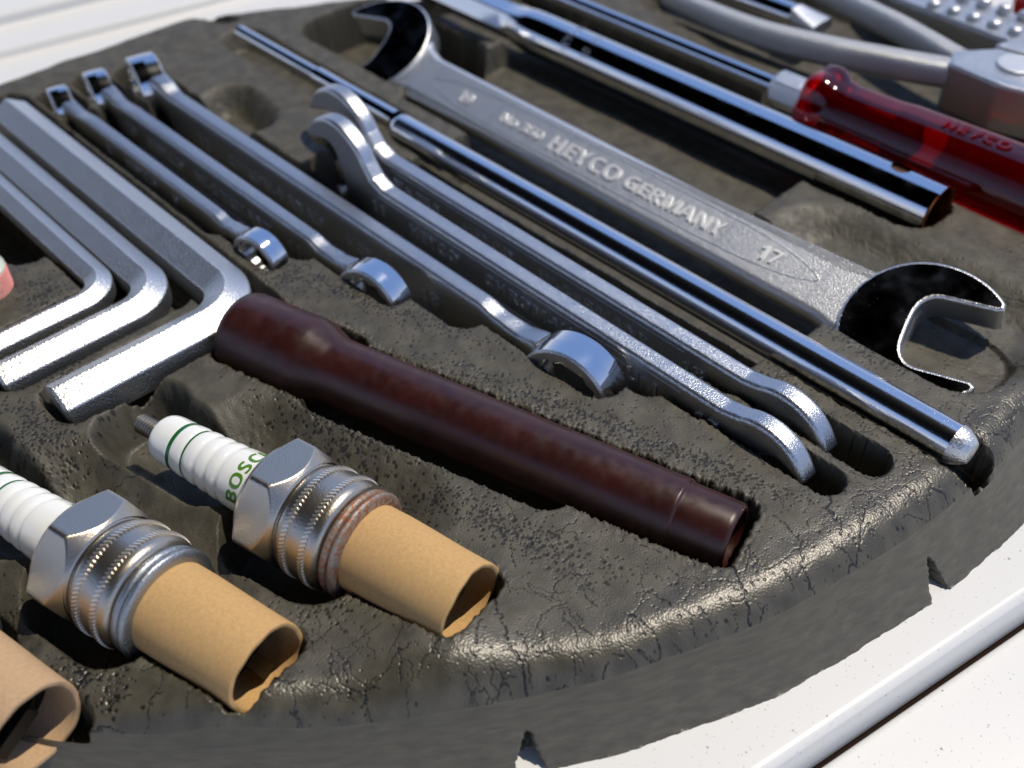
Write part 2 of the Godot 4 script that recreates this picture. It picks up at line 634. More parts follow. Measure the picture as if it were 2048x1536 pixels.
	for k in 26:
		var p := Vector2(rng.randf() * 512, rng.randf() * 512)
		var d := rng.randf() * TAU
		for s in 20 + rng.randi() % 50:
			p += Vector2(cos(d), sin(d)) * 0.8
			d += rng.randfn(0, 0.03)
			var q := Vector2i(posmod(int(p.x), 512), posmod(int(p.y), 512))
			br.set_pixelv(q, br.get_pixelv(q).blend(Color(1, 0.9, 0.85, 0.3)))
			rg.set_pixelv(q, Color(0.9, 0.9, 0.9))
	m = mat("brown_plastic", Color(0.225, 0.095, 0.08), 1.0)
	m.albedo_texture = ImageTexture.create_from_image(br)
	m.roughness_texture = ImageTexture.create_from_image(rg)
	m.roughness_texture_channel = BaseMaterial3D.TEXTURE_CHANNEL_RED
	m.roughness = 0.72
	m.uv1_triplanar = true
	m.uv1_scale = Vector3.ONE * (1000.0 / 60.0)
	# white car paint with grit lying on it
	var wp := Image.create(1024, 1024, false, Image.FORMAT_RGBA8)
	wp.fill(Color(1, 1, 1))
	for k in 2600:
		stamp(wp, dab(rng.randf_range(0.7, 1.5), Color(0.25, 0.24, 0.22, rng.randf_range(0.15, 0.75)), 0.3), rng.randf() * 1024, rng.randf() * 1024)
	for k in 60:
		stamp(wp, dab(rng.randf_range(1.5, 2.8), Color(0.2, 0.2, 0.19, rng.randf_range(0.3, 0.8)), 0.4), rng.randf() * 1024, rng.randf() * 1024)
	m = mat("white_paint", Color(0.855, 0.86, 0.855), 0.32)
	m.albedo_texture = ImageTexture.create_from_image(wp)
	m.uv1_triplanar = true
	m.uv1_scale = Vector3.ONE * (1000.0 / 120.0)
	m.clearcoat_enabled = true
	m.clearcoat = 0.35
	m.clearcoat_roughness = 0.25
	mat("seam_dirt", Color(0.25, 0.17, 0.14), 0.8)
	mat("lid_paint", Color(0.13, 0.14, 0.19), 0.6)
	mat("lid_rib", Color(0.21, 0.22, 0.27), 0.6)
	m = mat("red_clear", Color(0.90, 0.03, 0.06, 0.03), 0.10)
	m.transparency = BaseMaterial3D.TRANSPARENCY_ALPHA
	m.refraction_enabled = true
	m.refraction_scale = 0.05
	mat("red_solid", Color(0.75, 0.02, 0.05), 0.15)
	m = mat("pink_plastic", Color(0.86, 0.56, 0.52), 0.45)
	m = mat("pale_plastic", Color(0.80, 0.84, 0.80), 0.3)
	m = mat("copper_inside", Color(0.62, 0.40, 0.24), 0.3, 1.0)

# ------------------------------------------------------------------ setting
func build_bodywork() -> void:
	# a section swept along a straight line: (across, height)
	var sweep := func(from: Vector2, dir: Vector2, sec: Array, mat_name: String, called: String, parent: Node, bow: float):
		var mb := Mb.new()
		var nrm := Vector2(-dir.y, dir.x)
		var P := PackedVector3Array()
		var steps := 120
		for i in steps + 1:
			var s := lerpf(-900, 900, float(i) / steps)
			if absf(s) > 200:
				pass
			for q in sec:
				var c: Vector2 = from + dir * s + nrm * (q.x - bow * s * s / 40000.0 * clampf(1.0, 0, 1))
				P.append(Vector3(c.x, q.y, c.y))
		mb.grid(P, steps + 1, sec.size(), false, false, false)
		if mb.n[0].y < 0 and mb.n[mb.n.size() / 2].y < 0:
			for k in mb.n.size():
				mb.n[k] = -mb.n[k]
			var f := PackedInt32Array()
			for k in range(0, mb.ix.size(), 3):
				f.append(mb.ix[k]); f.append(mb.ix[k + 2]); f.append(mb.ix[k + 1])
			mb.ix = f
		part(called, parent, mb.mesh(), M[mat_name])
	var root := Node3D.new()
	root.name = "white_bodywork"
	root.set_meta("kind", "structure")
	root.position = Vector3(0, 7.0 * K, 0)
	add_child(root)
	# across runs from the far upper left of the picture (negative) to the lower right
	var d := Vector2(10.4, -50.5).normalized()
	var sec := []
	sec.append(Vector2(-900, -15.0))
	# two stepped shut lines beyond the back of the tray
	for q in [[-341.0, -15.0], [-339.4, -15.1], [-338.4, -15.9], [-338.1, -17.0], [-337.9, -18.4], [-337.2, -19.0], [-335.5, -19.0], [-321.6, -19.0], [-320.2, -19.1], [-319.4, -19.8], [-319.1, -21.0], [-318.6, -21.8], [-317.0, -22.0]]:
		sec.append(Vector2(q[0], q[1]))
	sec.append(Vector2(-250, -22))
	sec.append(Vector2(-60, -22))
	sec.append(Vector2(-4, -22))
	for k in 9:
		var a := deg_to_rad(62.0) * k / 8.0
		sec.append(Vector2(-1.6 + 2.2 * sin(a), -22 - 2.2 * (1 - cos(a))))
	sec.append(Vector2(0.7, -25.4))
	sec.append(Vector2(1.0, -28.6))
	sec.append(Vector2(1.2, -30.6))
	sweep.call(Vector2(-27.6, -105.2), d, sec, "white_paint", "rear_panel", root, 0.0)
	var gap := [Vector2(1.1, -30.0), Vector2(1.2, -33.0), Vector2(2.1, -33.0), Vector2(2.2, -29.6)]
	sweep.call(Vector2(-27.6, -105.2), d, gap, "seam_dirt", "panel_seam", root, 0.0)
	var sec2 := []
	for k in 7:
		var a := deg_to_rad(75.0) * (1.0 - k / 6.0)
		sec2.append(Vector2(3.5 - 1.3 * sin(a), -28.9 - 1.3 * (1 - cos(a))))
	sec2.append(Vector2(60, -28.6))
	sec2.append(Vector2(900, -26))
	sweep.call(Vector2(-27.6, -105.2), d, sec2, "white_paint", "front_panel", root, 0.0)

func build_lid() -> void:
	# the dark lid that stands open over the tray: out of the picture, seen only in the polished steel
	var t := thing("raised_lid", "black lid raised over the tool tray on two stays, mirrored in the polished steel", "lid", Vector3(0, -22, 700))
	var a := Vector3(0, 620, 150)
	var b := Vector3(0, 1500, -1280)
	var along := (b - a).normalized()
	var up := Vector3(1, 0, 0).cross(along).normalized()
	var P := PackedVector2Array([Vector2(-2300, 0), Vector2(900, 0), Vector2(900, a.distance_to(b)), Vector2(-2300, a.distance_to(b))])
	P = resampled(grown(grown(P, -90), 90), 40)
	var mb := extrude(P, -12, 12, 6)
	var turned := Mb.new()
	turned.put(mb, Transform3D(Basis(Vector3(1, 0, 0), up, along), a))
	# keep the thickness pointing either way: both skins are the same paint
	part("panel", t, turned.mesh(), M.lid_paint)
	for x in [-1750.0, -1150.0, -620.0, -160.0, 330.0]:
		var rib := Mb.new()
		rib.box(Vector3(x - 22, -26, 120), Vector3(x + 22, -12.1, a.distance_to(b) - 120))
		var placed := Mb.new()
		placed.put(rib, Transform3D(Basis(Vector3(1, 0, 0), up, along), a))
		part("rib", t, placed.mesh(), M.lid_rib)
	for x in [-2180.0, 780.0]:
		var s := Mb.new()
		s.box(Vector3(x - 9, 0, 90), Vector3(x + 9, 660, 112))
		part("stay", t, s.mesh(), M.lid_paint)

# ------------------------------------------------------------------ the tray
func pocket(cx: float, cz: float, hx: float, hz: float, deg: float, rad: float, depth: float, eo := 0.8, wi := 0.6, rag := 0.0) -> void:
	var p := PackedFloat32Array([cx, cz, cos(deg_to_rad(deg)), sin(deg_to_rad(deg)), hx, hz, minf(rad, minf(hx, hz)), depth, eo, wi, rag])
	var id := pockets.size()
	pockets.append(p)
	var reach := Vector2(hx, hz).length() + maxf(eo, 3.0) + 1.5
	for i in range(int(floor((cx - reach) / 8)), int(floor((cx + reach) / 8)) + 1):
		for j in range(int(floor((cz - reach) / 8)), int(floor((cz + reach) / 8)) + 1):
			var c := Vector2((i + 0.5) * 8 - cx, (j + 0.5) * 8 - cz)
			var lx := absf(c.x * p[2] + c.y * p[3]) - hx
			var lz := absf(-c.x * p[3] + c.y * p[2]) - hz
			if maxf(lx, lz) > 6.5 + maxf(eo, 3.0):
				continue
			var key := i * 1000 + j
			if not bins.has(key):
				bins[key] = []
			bins[key].append(id)

func slot(x0: float, x1: float, z0: float, z1: float, rad: float, depth: float, eo := 0.8, wi := 0.6, rag := 0.0) -> void:
	pocket((x0 + x1) / 2, (z0 + z1) / 2, absf(x1 - x0) / 2, absf(z1 - z0) / 2, 0, rad, depth, eo, wi, rag)

func list_pockets() -> void:
	# hex keys
	slot(-300, -164.2, -86.2, -73.2, 6, 8)
	slot(-177.2, -164.3, -86, -34.6, 4, 8)
	slot(-300, -181.4, -73.6, -63.9, 4.8, 7)
	slot(-191.3, -181.5, -73, -29.6, 4, 7)
	slot(-300, -193.2, -65, -57.4, 3.8, 6)
	slot(-200.8, -193.3, -65, -24, 3.5, 6)
	slot(-300, -207, -85, -58, 3, 7)
	slot(-268, -220, -61, -49.5, 5, 13)
	# ring spanners, small to large
	slot(-276, -199, -96.5, -88.8, 3, 12, 1.0, 0.6)
	slot(-203, -188, -95.4, -90.6, 2, 9)
	slot(-194.5, -178.2, -96.0, -90.2, 3, 9, 0.7, 0.5)
	slot(-294, -276, -97, -89.6, 3, 9)
	slot(-274, -176, -108.5, -97.2, 4, 13, 1.0, 0.6)
	slot(-181, -162, -106.4, -101, 2, 10)
	slot(-169, -148.8, -108.4, -101.4, 3, 11, 0.7, 0.5)
	slot(-295, -270, -108.4, -100.4, 4, 10)
	slot(-266, -131.5, -120.6, -107.4, 5, 14, 1.0, 0.6)
	slot(-136, -116, -119.6, -112.4, 2.5, 11)
	slot(-121.5, -97.0, -121.6, -112.1, 4.6, 13, 0.7, 0.5)
	slot(-291, -262, -121, -111, 5, 11)
	# finger scoop beside the third ring spanner
	pocket(-246, -126, 11, 5, 8, 5, 7, 4.5, 3)
	# the two open spanners on edge
	slot(-194, -90.5, -132.0, -119.8, 5, 14, 1.0, 0.6)
	slot(-96, -80, -129, -122.6, 2.5, 11)
	slot(-87, -52.2, -129.4, -123.4, 2.9, 14, 0.7, 0.5)
	slot(-210, -186, -131.5, -122.6, 4, 13, 1.0, 0.6)
	slot(-196, -89, -141.5, -130.8, 5, 14, 1.0, 0.6)
	slot(-94, -80, -138, -132, 2.5, 11)
	slot(-87, -49.0, -139.6, -133.0, 3.2, 14, 0.7, 0.5)
	slot(-223, -190, -140.8, -131.6, 4, 13, 1.0, 0.6)
	# tommy bar
	slot(-208, -36.8, -154.6, -145.8, 3, 8, 0.9, 0.6, 0.3)
	slot(-190, -84, -150, -138.5, 4, 14, 1.5, 0.8)
	slot(-190, -82, -168, -152, 5, 14, 1.5, 0.8)
	slot(-286, -204, -154.8, -146.6, 3.5, 6, 3.0, 1.0)
	# big spanner and the hollow round its open jaw
	slot(-222, -84, -184, -162.5, 5, 11, 1.2, 0.6)
	slot(-222, -117, -214, -178, 6, 7.5, 1.6, 1.0, 0.3)
	pocket(-79, -175.5, 32.5, 11.8, 0, 9, 5.6, 1.4, 1.0)
	pocket(-76, -187, 28, 9, 0, 8, 4.6, 9, 3)
	pocket(-248, -182, 28, 16.5, 0, 9, 17, 1.2, 1.0)
	# box spanner
	slot(-236, -84.2, -222.6, -205.8, 6, 9, 1.4, 0.8, 0.3)
	slot(-300, -226, -222, -203, 6, 9, 4, 2)
	# screwdriver
	slot(-250, -150, -238.5, -228.5, 4, 7, 1.5, 0.8)
	slot(-151, -10, -246, -223.2, 8, 11, 2.5, 1.0)
	pocket(-112, -251, 14, 5, 0, 4, 8, 2, 1)
	# pliers and what lies beyond them
	slot(-215, -70, -300, -254, 10, 7, 3, 2)
	slot(-280, -155, -282, -268, 5, 8, 3, 2)
	slot(-200, -40, -330, -304, 6, 6, 3, 2)
	# brown tube
	pocket(-112.6, -89.9, 57.0, 7.7, -16, 2.5, 9, 1.0, 0.8, 0.7)
	pocket(-153.5, -78.2, 13.5, 9.6, -16, 2.5, 10, 1.0, 0.8, 0.5)
	pocket(-113, -83.0, 29, 4.6, -16, 4, 10, 1.2, 0.8, 0.3)
	# spark plugs
	for k in 3:
		var ox := -13.1 * k
		var oz := 30.5 * k
		var ax := func(s: float, across: float) -> Vector2:
			return Vector2(-93 + ox + s * 0.976 - across * 0.216, -59.3 + oz - s * 0.216 - across * 0.976)
		var mo: Vector2 = ax.call(13.0, -8.0)
		mounds.append(Vector4(mo.x, mo.y, 9.0, 2.4))
		mo = ax.call(18.0, -1.0)
		mounds.append(Vector4(mo.x, mo.y, 9.0, 0.7))
		var c: Vector2 = ax.call(-54, 0.0)
		pocket(c.x, c.y, 16, 7.0, -12.5, 6, 10, 3.5, 2)
		c = ax.call(-20, -1.0)
		pocket(c.x, c.y, 13.5, 12.2, -12.5, 7, 14, 2.4, 1.5)
		c = ax.call(-27, 6.0)
		pocket(c.x, c.y, 22, 8, -12.5, 8, 6.5, 9.0, 5)
		c = ax.call(3.4, 0.0)
		pocket(c.x, c.y, 12.0, 7.4, -12.5, 2.5, 9, 1.2, 1.0, 0.35)
		c = ax.call(-66, 5.0)
		pocket(c.x, c.y, 5, 4, -12.5, 4, 9, 3, 2)
	# hole by the notch at the back
	pocket(-303, -152, 9, 1.5, -20, 1.4, 20, 1.2, 1.0, 0.6)

func foam_h(x: float, z: float) -> float:
	var h := n_low.get_noise_2d(x, z) * 0.4
	for q in mounds:
		var e := Vector2(x - q.x, z - q.y).length_squared() / (q.z * q.z)
		if e < 4.0:
			h += q.w * exp(-e)
	var edge := 0.0
	var key := int(floor(x / 8)) * 1000 + int(floor(z / 8))
	if bins.has(key):
		var rag := n_mid.get_noise_2d(x * 2.2, z * 2.2)
		var low := 0.0
		for id in bins[key]:
			var p: PackedFloat32Array = pockets[id]
			var dx := x - p[0]
			var dz := z - p[1]
			var qx := absf(dx * p[2] + dz * p[3]) - p[4] + p[6]
			var qz := absf(dz * p[2] - dx * p[3]) - p[5] + p[6]
			var d := sqrt(maxf(qx, 0.0) * maxf(qx, 0.0) + maxf(qz, 0.0) * maxf(qz, 0.0)) + minf(maxf(qx, qz), 0.0) - p[6]
			d += rag * (0.22 + p[10])
			if d > p[8] + 3.0:
				continue
			var t := clampf((p[8] - d) / (p[8] + p[9]), 0.0, 1.0)
			low = minf(low, -p[7] * t * t * (3.0 - 2.0 * t))
			if d > -1.0 and d < 3.0:
				edge = maxf(edge, (1.0 - absf(d - 0.8) / 2.2) * (0.5 + p[10]))
		h += low
	if edge > 0.0:
		h += n_fine.get_noise_2d(x, z) * 0.42 * edge - edge * 0.12
	return h

func build_tray() -> void:
	var C := Vector2(-239.5, -159.4)
	var t := thing("tool_tray", "dark olive-grey moulded foam tray with cracked skin holding the tools on white bodywork", "tool tray", Vector3(C.x, -15, C.y))
	var ths := PackedFloat32Array()
	var a := -180.0
	while a < 180.0 - 0.01:
		ths.append(deg_to_rad(a))
		if a >= -64 and a < 58:
			a += 0.135
		elif a >= 58 and a < 150 or a < -64 and a >= -150:
			a += 0.4
		else:
			a += 1.0
	var nc := ths.size()
	var n1 := 400
	var arc := 14
	var rows := n1 + 1 + arc
	var V := PackedVector3Array()
	V.resize(rows * nc)
	var U := PackedVector2Array()
	U.resize(rows * nc)
	var lipx := PackedFloat32Array()
	var lipy := PackedFloat32Array()
	for k in arc:
		var f := deg_to_rad(LIP) * (k + 1) / arc
		lipx.append(8.5 * sin(f))
		lipy.append(-8.5 * (1.0 - cos(f)))
	var rb := PackedFloat32Array()
	for j in nc:
		var c := cos(ths[j])
		var s := sin(ths[j])
		var r := 201.0
		if c < -0.05:
			r = minf(r, 69.5 / -c)
		var q := -0.87 * c - 0.5 * s
		if q > 0.05:
			r = minf(r, 53.6 / q)
		rb.append(r + n_low.get_noise_2d(c * 90, s * 90) * 0.8)
	for i in rows:
		for j in nc:
			var r: float
			var drop := 0.0
			if i <= n1:
				r = (rb[j] - 5.0) * i / n1
			else:
				r = rb[j] - 5.0 + lipx[i - n1 - 1]
				drop = lipy[i - n1 - 1]
			var x := C.x + cos(ths[j]) * r
			var z := C.y + sin(ths[j]) * r
			V[i * nc + j] = Vector3(x - C.x, maxf(foam_h(x, z), -13.8) + drop + 15.0, z - C.y)
			U[i * nc + j] = Vector2((x + 315.0) / SPAN, (z + 290.0) / SPAN)
	var N := PackedVector3Array()
	N.resize(rows * nc)
	for i in rows:
		var i0 := maxi(i - 1, 0)
		var i1 := mini(i + 1, rows - 1)
		for j in nc:
			if i == 0:
				N[j] = Vector3.UP
				continue
			var j0 := (j - 1 + nc) % nc
			var j1 := (j + 1) % nc
			N[i * nc + j] = (V[i * nc + j1] - V[i * nc + j0]).cross(V[i1 * nc + j] - V[i0 * nc + j]).normalized()
	var I := PackedInt32Array()
	I.resize((rows - 1) * nc * 6)
	var w := 0
	for i in rows - 1:
		for j in nc:
			var j1 := (j + 1) % nc
			var p := i * nc + j
			var q := (i + 1) * nc + j
			var p1 := i * nc + j1
			var q1 := (i + 1) * nc + j1
			I[w] = p; I[w + 1] = q; I[w + 2] = q1
			I[w + 3] = p; I[w + 4] = q1; I[w + 5] = p1
			w += 6
	add_surface(t, "top_skin", V, N, U, I, M.foam)
	# the side wall, down to the bodywork
	var wr := 40
	var wv := PackedVector3Array()
	var wu := PackedVector2Array()
	var run := 0.0
	for j in nc + 1:
		var jj := j % nc
		var th := ths[jj]
		if j > 0:
			run += rb[jj] * absf(wrapf(th - ths[(j - 1) % nc], -PI, PI))
		var gouge := [[Vector2(-56, -53.5), 2.6], [Vector2(-26, -130), 2.2]]
		for i in wr:
			var f := float(i) / (wr - 1)
			var out := 8.5 * sin(deg_to_rad(LIP)) - 5.0 + f * (8.2 + 2.5 * clampf(-sin(th), -1, 1)) - 0.8 * sin(f * PI)
			var r := rb[jj] + out
			var y := lerpf(15.0 - 8.5 * (1.0 - cos(deg_to_rad(LIP))), 0.0, f)
			var px := cos(th) * r
			var pz := sin(th) * r
			r += n_mid.get_noise_2d(run * 0.25, y * 1.6) * 0.35 * f + n_fine.get_noise_2d(run * 0.3, y) * 0.12 * f
			var rough := n_mid.get_noise_2d(px * 3, y * 3 + pz)
			for g in gouge:
				var gc: Vector2 = g[0] - C
				var side := (Vector2(px, pz).angle_to(gc)) * r
				var m := smoothstep(0.0, 0.22, 1.0 - absf(side - y * 0.12 + rough * 0.5) / g[1] - y / 6.4)
				r -= m * 4.6 * (1.0 + n_fine.get_noise_2d(px * 2, y * 2) * 0.3)
			if i == wr - 1:
				y += n_mid.get_noise_2d(run * 1.4, 7.0) * 0.5
			if i == 0:
				var b := V[(rows - 1) * nc + jj]
				wv.append(b)
			else:
				var blend := clampf(i / 6.0, 0, 1)
				var b := V[(rows - 1) * nc + jj]
				var base_y := 15.0 - 8.5 * (1.0 - cos(deg_to_rad(LIP)))
				wv.append(Vector3(cos(th) * r, y + (b.y - base_y) * (1.0 - blend), sin(th) * r))
			wu.append(Vector2(run / 900.0, 0.31 + y / SPAN))
	var wn := PackedVector3Array()
	var wi := PackedInt32Array()
	for j in nc + 1:
		for i in wr:
			if i == 0:
				wn.append(N[(rows - 1) * nc + j % nc])
				continue
			var a0 := wv[maxi(j - 1, 0) * wr + i]
			var a1 := wv[mini(j + 1, nc) * wr + i]
			var b0 := wv[j * wr + i - 1]
			var b1 := wv[j * wr + mini(i + 1, wr - 1)]
			wn.append((a1 - a0).cross(b1 - b0).normalized())
	for j in nc:
		for i in wr - 1:
			var p := j * wr + i
			var q := (j + 1) * wr + i
			wi.append_array([p, p + 1, q + 1, p, q + 1, q])
	add_surface(t, "side_wall", wv, wn, wu, wi, M.foam_side)

func add_surface(t: Node, called: String, V: PackedVector3Array, N: PackedVector3Array, U: PackedVector2Array, I: PackedInt32Array, m: Material) -> void:
	var k := V.size() / 2
	# wind clockwise to agree with the normals
	var i := (I.size() / 6) * 3
	var g := (V[I[i + 1]] - V[I[i]]).cross(V[I[i + 2]] - V[I[i]])
	if g.dot(N[I[i]]) > 0:
		for q in range(0, I.size(), 3):
			var s := I[q + 1]
			I[q + 1] = I[q + 2]
			I[q + 2] = s
	var W := PackedVector3Array()
	W.resize(V.size())
	for q in V.size():
		W[q] = V[q] * K
	var arr := []
	arr.resize(Mesh.ARRAY_MAX)
	arr[Mesh.ARRAY_VERTEX] = W
	arr[Mesh.ARRAY_NORMAL] = N
	arr[Mesh.ARRAY_TEX_UV] = U
	arr[Mesh.ARRAY_INDEX] = I
	var am := ArrayMesh.new()
	am.add_surface_from_arrays(Mesh.PRIMITIVE_TRIANGLES, arr)
	part(called, t, am, m)

# ------------------------------------------------------------------ tools
func hex_key(called: String, label: String, af: float, long_z: float, short_x: float, y: float, x_end: float, z_end: float, bend: float) -> void:
	var base := Vector3(short_x, y, long_z)
	var t := thing(called, label, "hex key", base, Basis(), "bent hexagon keys in a row")
	var R := af / sqrt(3.0)
	# section: six rounded corners, one of them uppermost; (side towards the inside of the bend, up)
	var sec := PackedVector2Array()
	var rr := 0.07 * af
	for k in 6:
		var a := PI / 2 + k * PI / 3
		var c := Vector2(cos(a), sin(a)) * (R - rr / cos(PI / 6) * 1.0)
		for s in [-30.0, -15.0, 0.0, 15.0, 30.0]:
			var b: float = a + deg_to_rad(s)
			sec.append(c + Vector2(cos(b), sin(b)) * rr)
		var a2 := a + PI / 3
		var p0 := c + Vector2(cos(a + PI / 6), sin(a + PI / 6)) * rr
		var c2 := Vector2(cos(a2), sin(a2)) * (R - rr / cos(PI / 6))
		var p1 := c2 + Vector2(cos(a + PI / 6), sin(a + PI / 6)) * rr
		sec.append(p0.lerp(p1, 0.05)); sec.append(p0.lerp(p1, 0.5)); sec.append(p0.lerp(p1, 0.95))
	# path in plan: along the long arm, round the bend, down the short arm; local to the corner
	var path := []
	var n := 10
	for k in n + 1:
		path.append([Vector2(lerpf(x_end - short_x, -bend, float(k) / n), 0), Vector2(0, 1)])
	for k in range(1, 19):
		var a := PI / 2 * k / 18
		path.append([Vector2(-bend + bend * sin(a), bend - bend * cos(a)), Vector2(-sin(a), cos(a))])
	for k in range(1, n + 1):
		path.append([Vector2(0, lerpf(bend, z_end - long_z, float(k) / n)), Vector2(-1, 0)])
	var mb := Mb.new()
	var ns := sec.size()
	var P := PackedVector3Array()
	var rows := 0
	for q in path.size():
		for rep in (3 if q == 0 or q == path.size() - 1 else 1):
			# chamfered ends
			var sc := 1.0
			var shift := 0.0
			if q == 0:
				sc = [0.80, 0.97, 1.0][rep]
				shift = [-0.5, -0.1, 0.0][rep]
			elif q == path.size() - 1:
				sc = [1.0, 0.97, 0.80][rep]
				shift = [0.0, 0.1, 0.5][rep]
			var c: Vector2 = path[q][0]
			var w: Vector2 = path[q][1]
			var f := Vector2(w.y, -w.x)
			for s in sec:
				var g := c + w * s.x * sc + f * shift
				P.append(Vector3(g.x, s.y * sc, g.y))
			rows += 1
	mb.grid(P, rows, ns, false, true, false)
	for e in [0, rows - 1]:
		var ring := []
		for s in ns:
			ring.append(P[e * ns + s])
		mb.face(ring, Vector3(-1, 0, 0) if e == 0 else Vector3(0, 0, 1))
	# outward check
	var out := 0.0
	for k in range(0, ns):
		var q := (rows / 4) * ns + k
		var c := Vector3(mb.v[q].x, 0, 0)
		out += mb.n[q].dot(mb.v[q] - c)
	if out < 0:
		for k in rows * ns:
			mb.n[k] = -mb.n[k]
		var fixed := Mb.new()
		fixed.v = mb.v; fixed.n = mb.n; fixed.u = mb.u
		for k in range(0, mb.ix.size(), 3):
			fixed.tri(mb.ix[k], mb.ix[k + 1], mb.ix[k + 2])
		mb = fixed
	part("bent_bar", t, mb.mesh(), M.zinc)

func build_hex_keys() -> void:
	hex_key("hex_key", "thickest grey hex key, its bend touching the brown tube", 10, -79.7, -170.8, -1.0, -288, -36.2, 10.5)
	hex_key("hex_key", "middle grey hex key, between the thickest and the thinnest one", 8, -68.7, -186.4, -1.2, -296, -31, 9)
	hex_key("hex_key", "thinnest grey hex key, at the left edge beside the pink cap", 6, -61.2, -197.0, -1.0, -300, -26, 7)

# a bar along x whose section (half height, half thickness) and centre (y, z) change from station to station
func loft(st: Array, power := 4.0, ns := 40) -> Mb:
	var P := PackedVector3Array()
	var rows := 0
	for k in st.size() - 1:
		var steps := maxi(2, int(absf(st[k + 1][0] - st[k][0]) / 0.8))
		steps = mini(steps, 30)
		for s in steps + (1 if k == st.size() - 2 else 0):
			var f := float(s) / steps
			var g := f * f * (3.0 - 2.0 * f)
			var x := lerpf(st[k][0], st[k + 1][0], f)
			var yc := lerpf(st[k][1], st[k + 1][1], g)
			var zc := lerpf(st[k][2], st[k + 1][2], g)
			var hy := lerpf(st[k][3], st[k + 1][3], g)
			var hz := lerpf(st[k][4], st[k + 1][4], g)
			for q in ns:
				var a := TAU * q / ns
				var c := cos(a)
				var d := sin(a)
				P.append(Vector3(x, yc + hy * signf(c) * pow(absf(c), 2.0 / power), zc + hz * signf(d) * pow(absf(d), 2.0 / power)))
			rows += 1
	var mb := Mb.new()
	mb.grid(P, rows, ns, false, true, true)
	for e in [0, rows - 1]:
		var ring := []
		for q in ns:
			ring.append(P[e * ns + q])
		mb.face(ring, Vector3(-1 if e == 0 else 1, 0, 0))
	return mb

# a ring head round the local z axis with a twelve-point hole
func ring_head(R: float, af: float, w: float) -> Array:
	var hole := func(a: float) -> float:
		var h1 := af / 2 / cos(fposmod(a, PI / 3) - PI / 6)
		var b := a + PI / 6
		var h2 := af / 2 / cos(fposmod(b, PI / 3) - PI / 6)
		return minf(maxf(h1, h2), R - 1.2)
	var n := 96
	var bands := []
	var ch := 0.5
	bands.append([func(a): return Vector2(R, w / 2 - ch), func(a): return Vector2(R + 0.12, 0), 1])
	bands.append([func(a): return Vector2(R + 0.12, 0), func(a): return Vector2(R, -w / 2 + ch), 1])
	bands.append([func(a): return Vector2(R, w / 2 - ch), func(a): return Vector2(R - ch, w / 2), 0])
	bands.append([func(a): return Vector2(R, -w / 2 + ch), func(a): return Vector2(R - ch, -w / 2), 0])
	for s in [1.0, -1.0]:
		bands.append([func(a): return Vector2(R - ch, s * w / 2), func(a): return Vector2(hole.call(a) + 0.4, s * w / 2), 0])
		bands.append([func(a): return Vector2(hole.call(a) + 0.4, s * w / 2), func(a): return Vector2(hole.call(a), s * (w / 2 - 0.4)), 0])
	bands.append([func(a): return Vector2(hole.call(a), w / 2 - 0.4), func(a): return Vector2(hole.call(a), -w / 2 + 0.4), 2])
	var polished := Mb.new()
	var plain := Mb.new()
	for b in bands:
		var P := PackedVector3Array()
		for side in 2:
			for k in n:
				var a := TAU * k / n
				var q: Vector2 = b[side].call(a)
				P.append(Vector3(cos(a) * q.x, sin(a) * q.x, q.y))
		var mb := Mb.new()
		mb.grid(P, 2, n, false, true)
		# outward: away from the middle of the metal
		var fixed := Mb.new()
		fixed.v = mb.v; fixed.n = mb.n; fixed.u = mb.u
		for k in fixed.v.size():
			var p := fixed.v[k]
			var rad := Vector2(p.x, p.y).length()
			var mid := Vector3(p.x, p.y, 0) / rad * (R + af / 2) / 2
			if fixed.n[k].dot(p - mid) < 0:
				fixed.n[k] = -fixed.n[k]
		for k in range(0, mb.ix.size(), 3):
			fixed.tri(mb.ix[k], mb.ix[k + 1], mb.ix[k + 2])
		(polished if b[2] == 1 else plain).put(fixed)
	return [polished, plain]

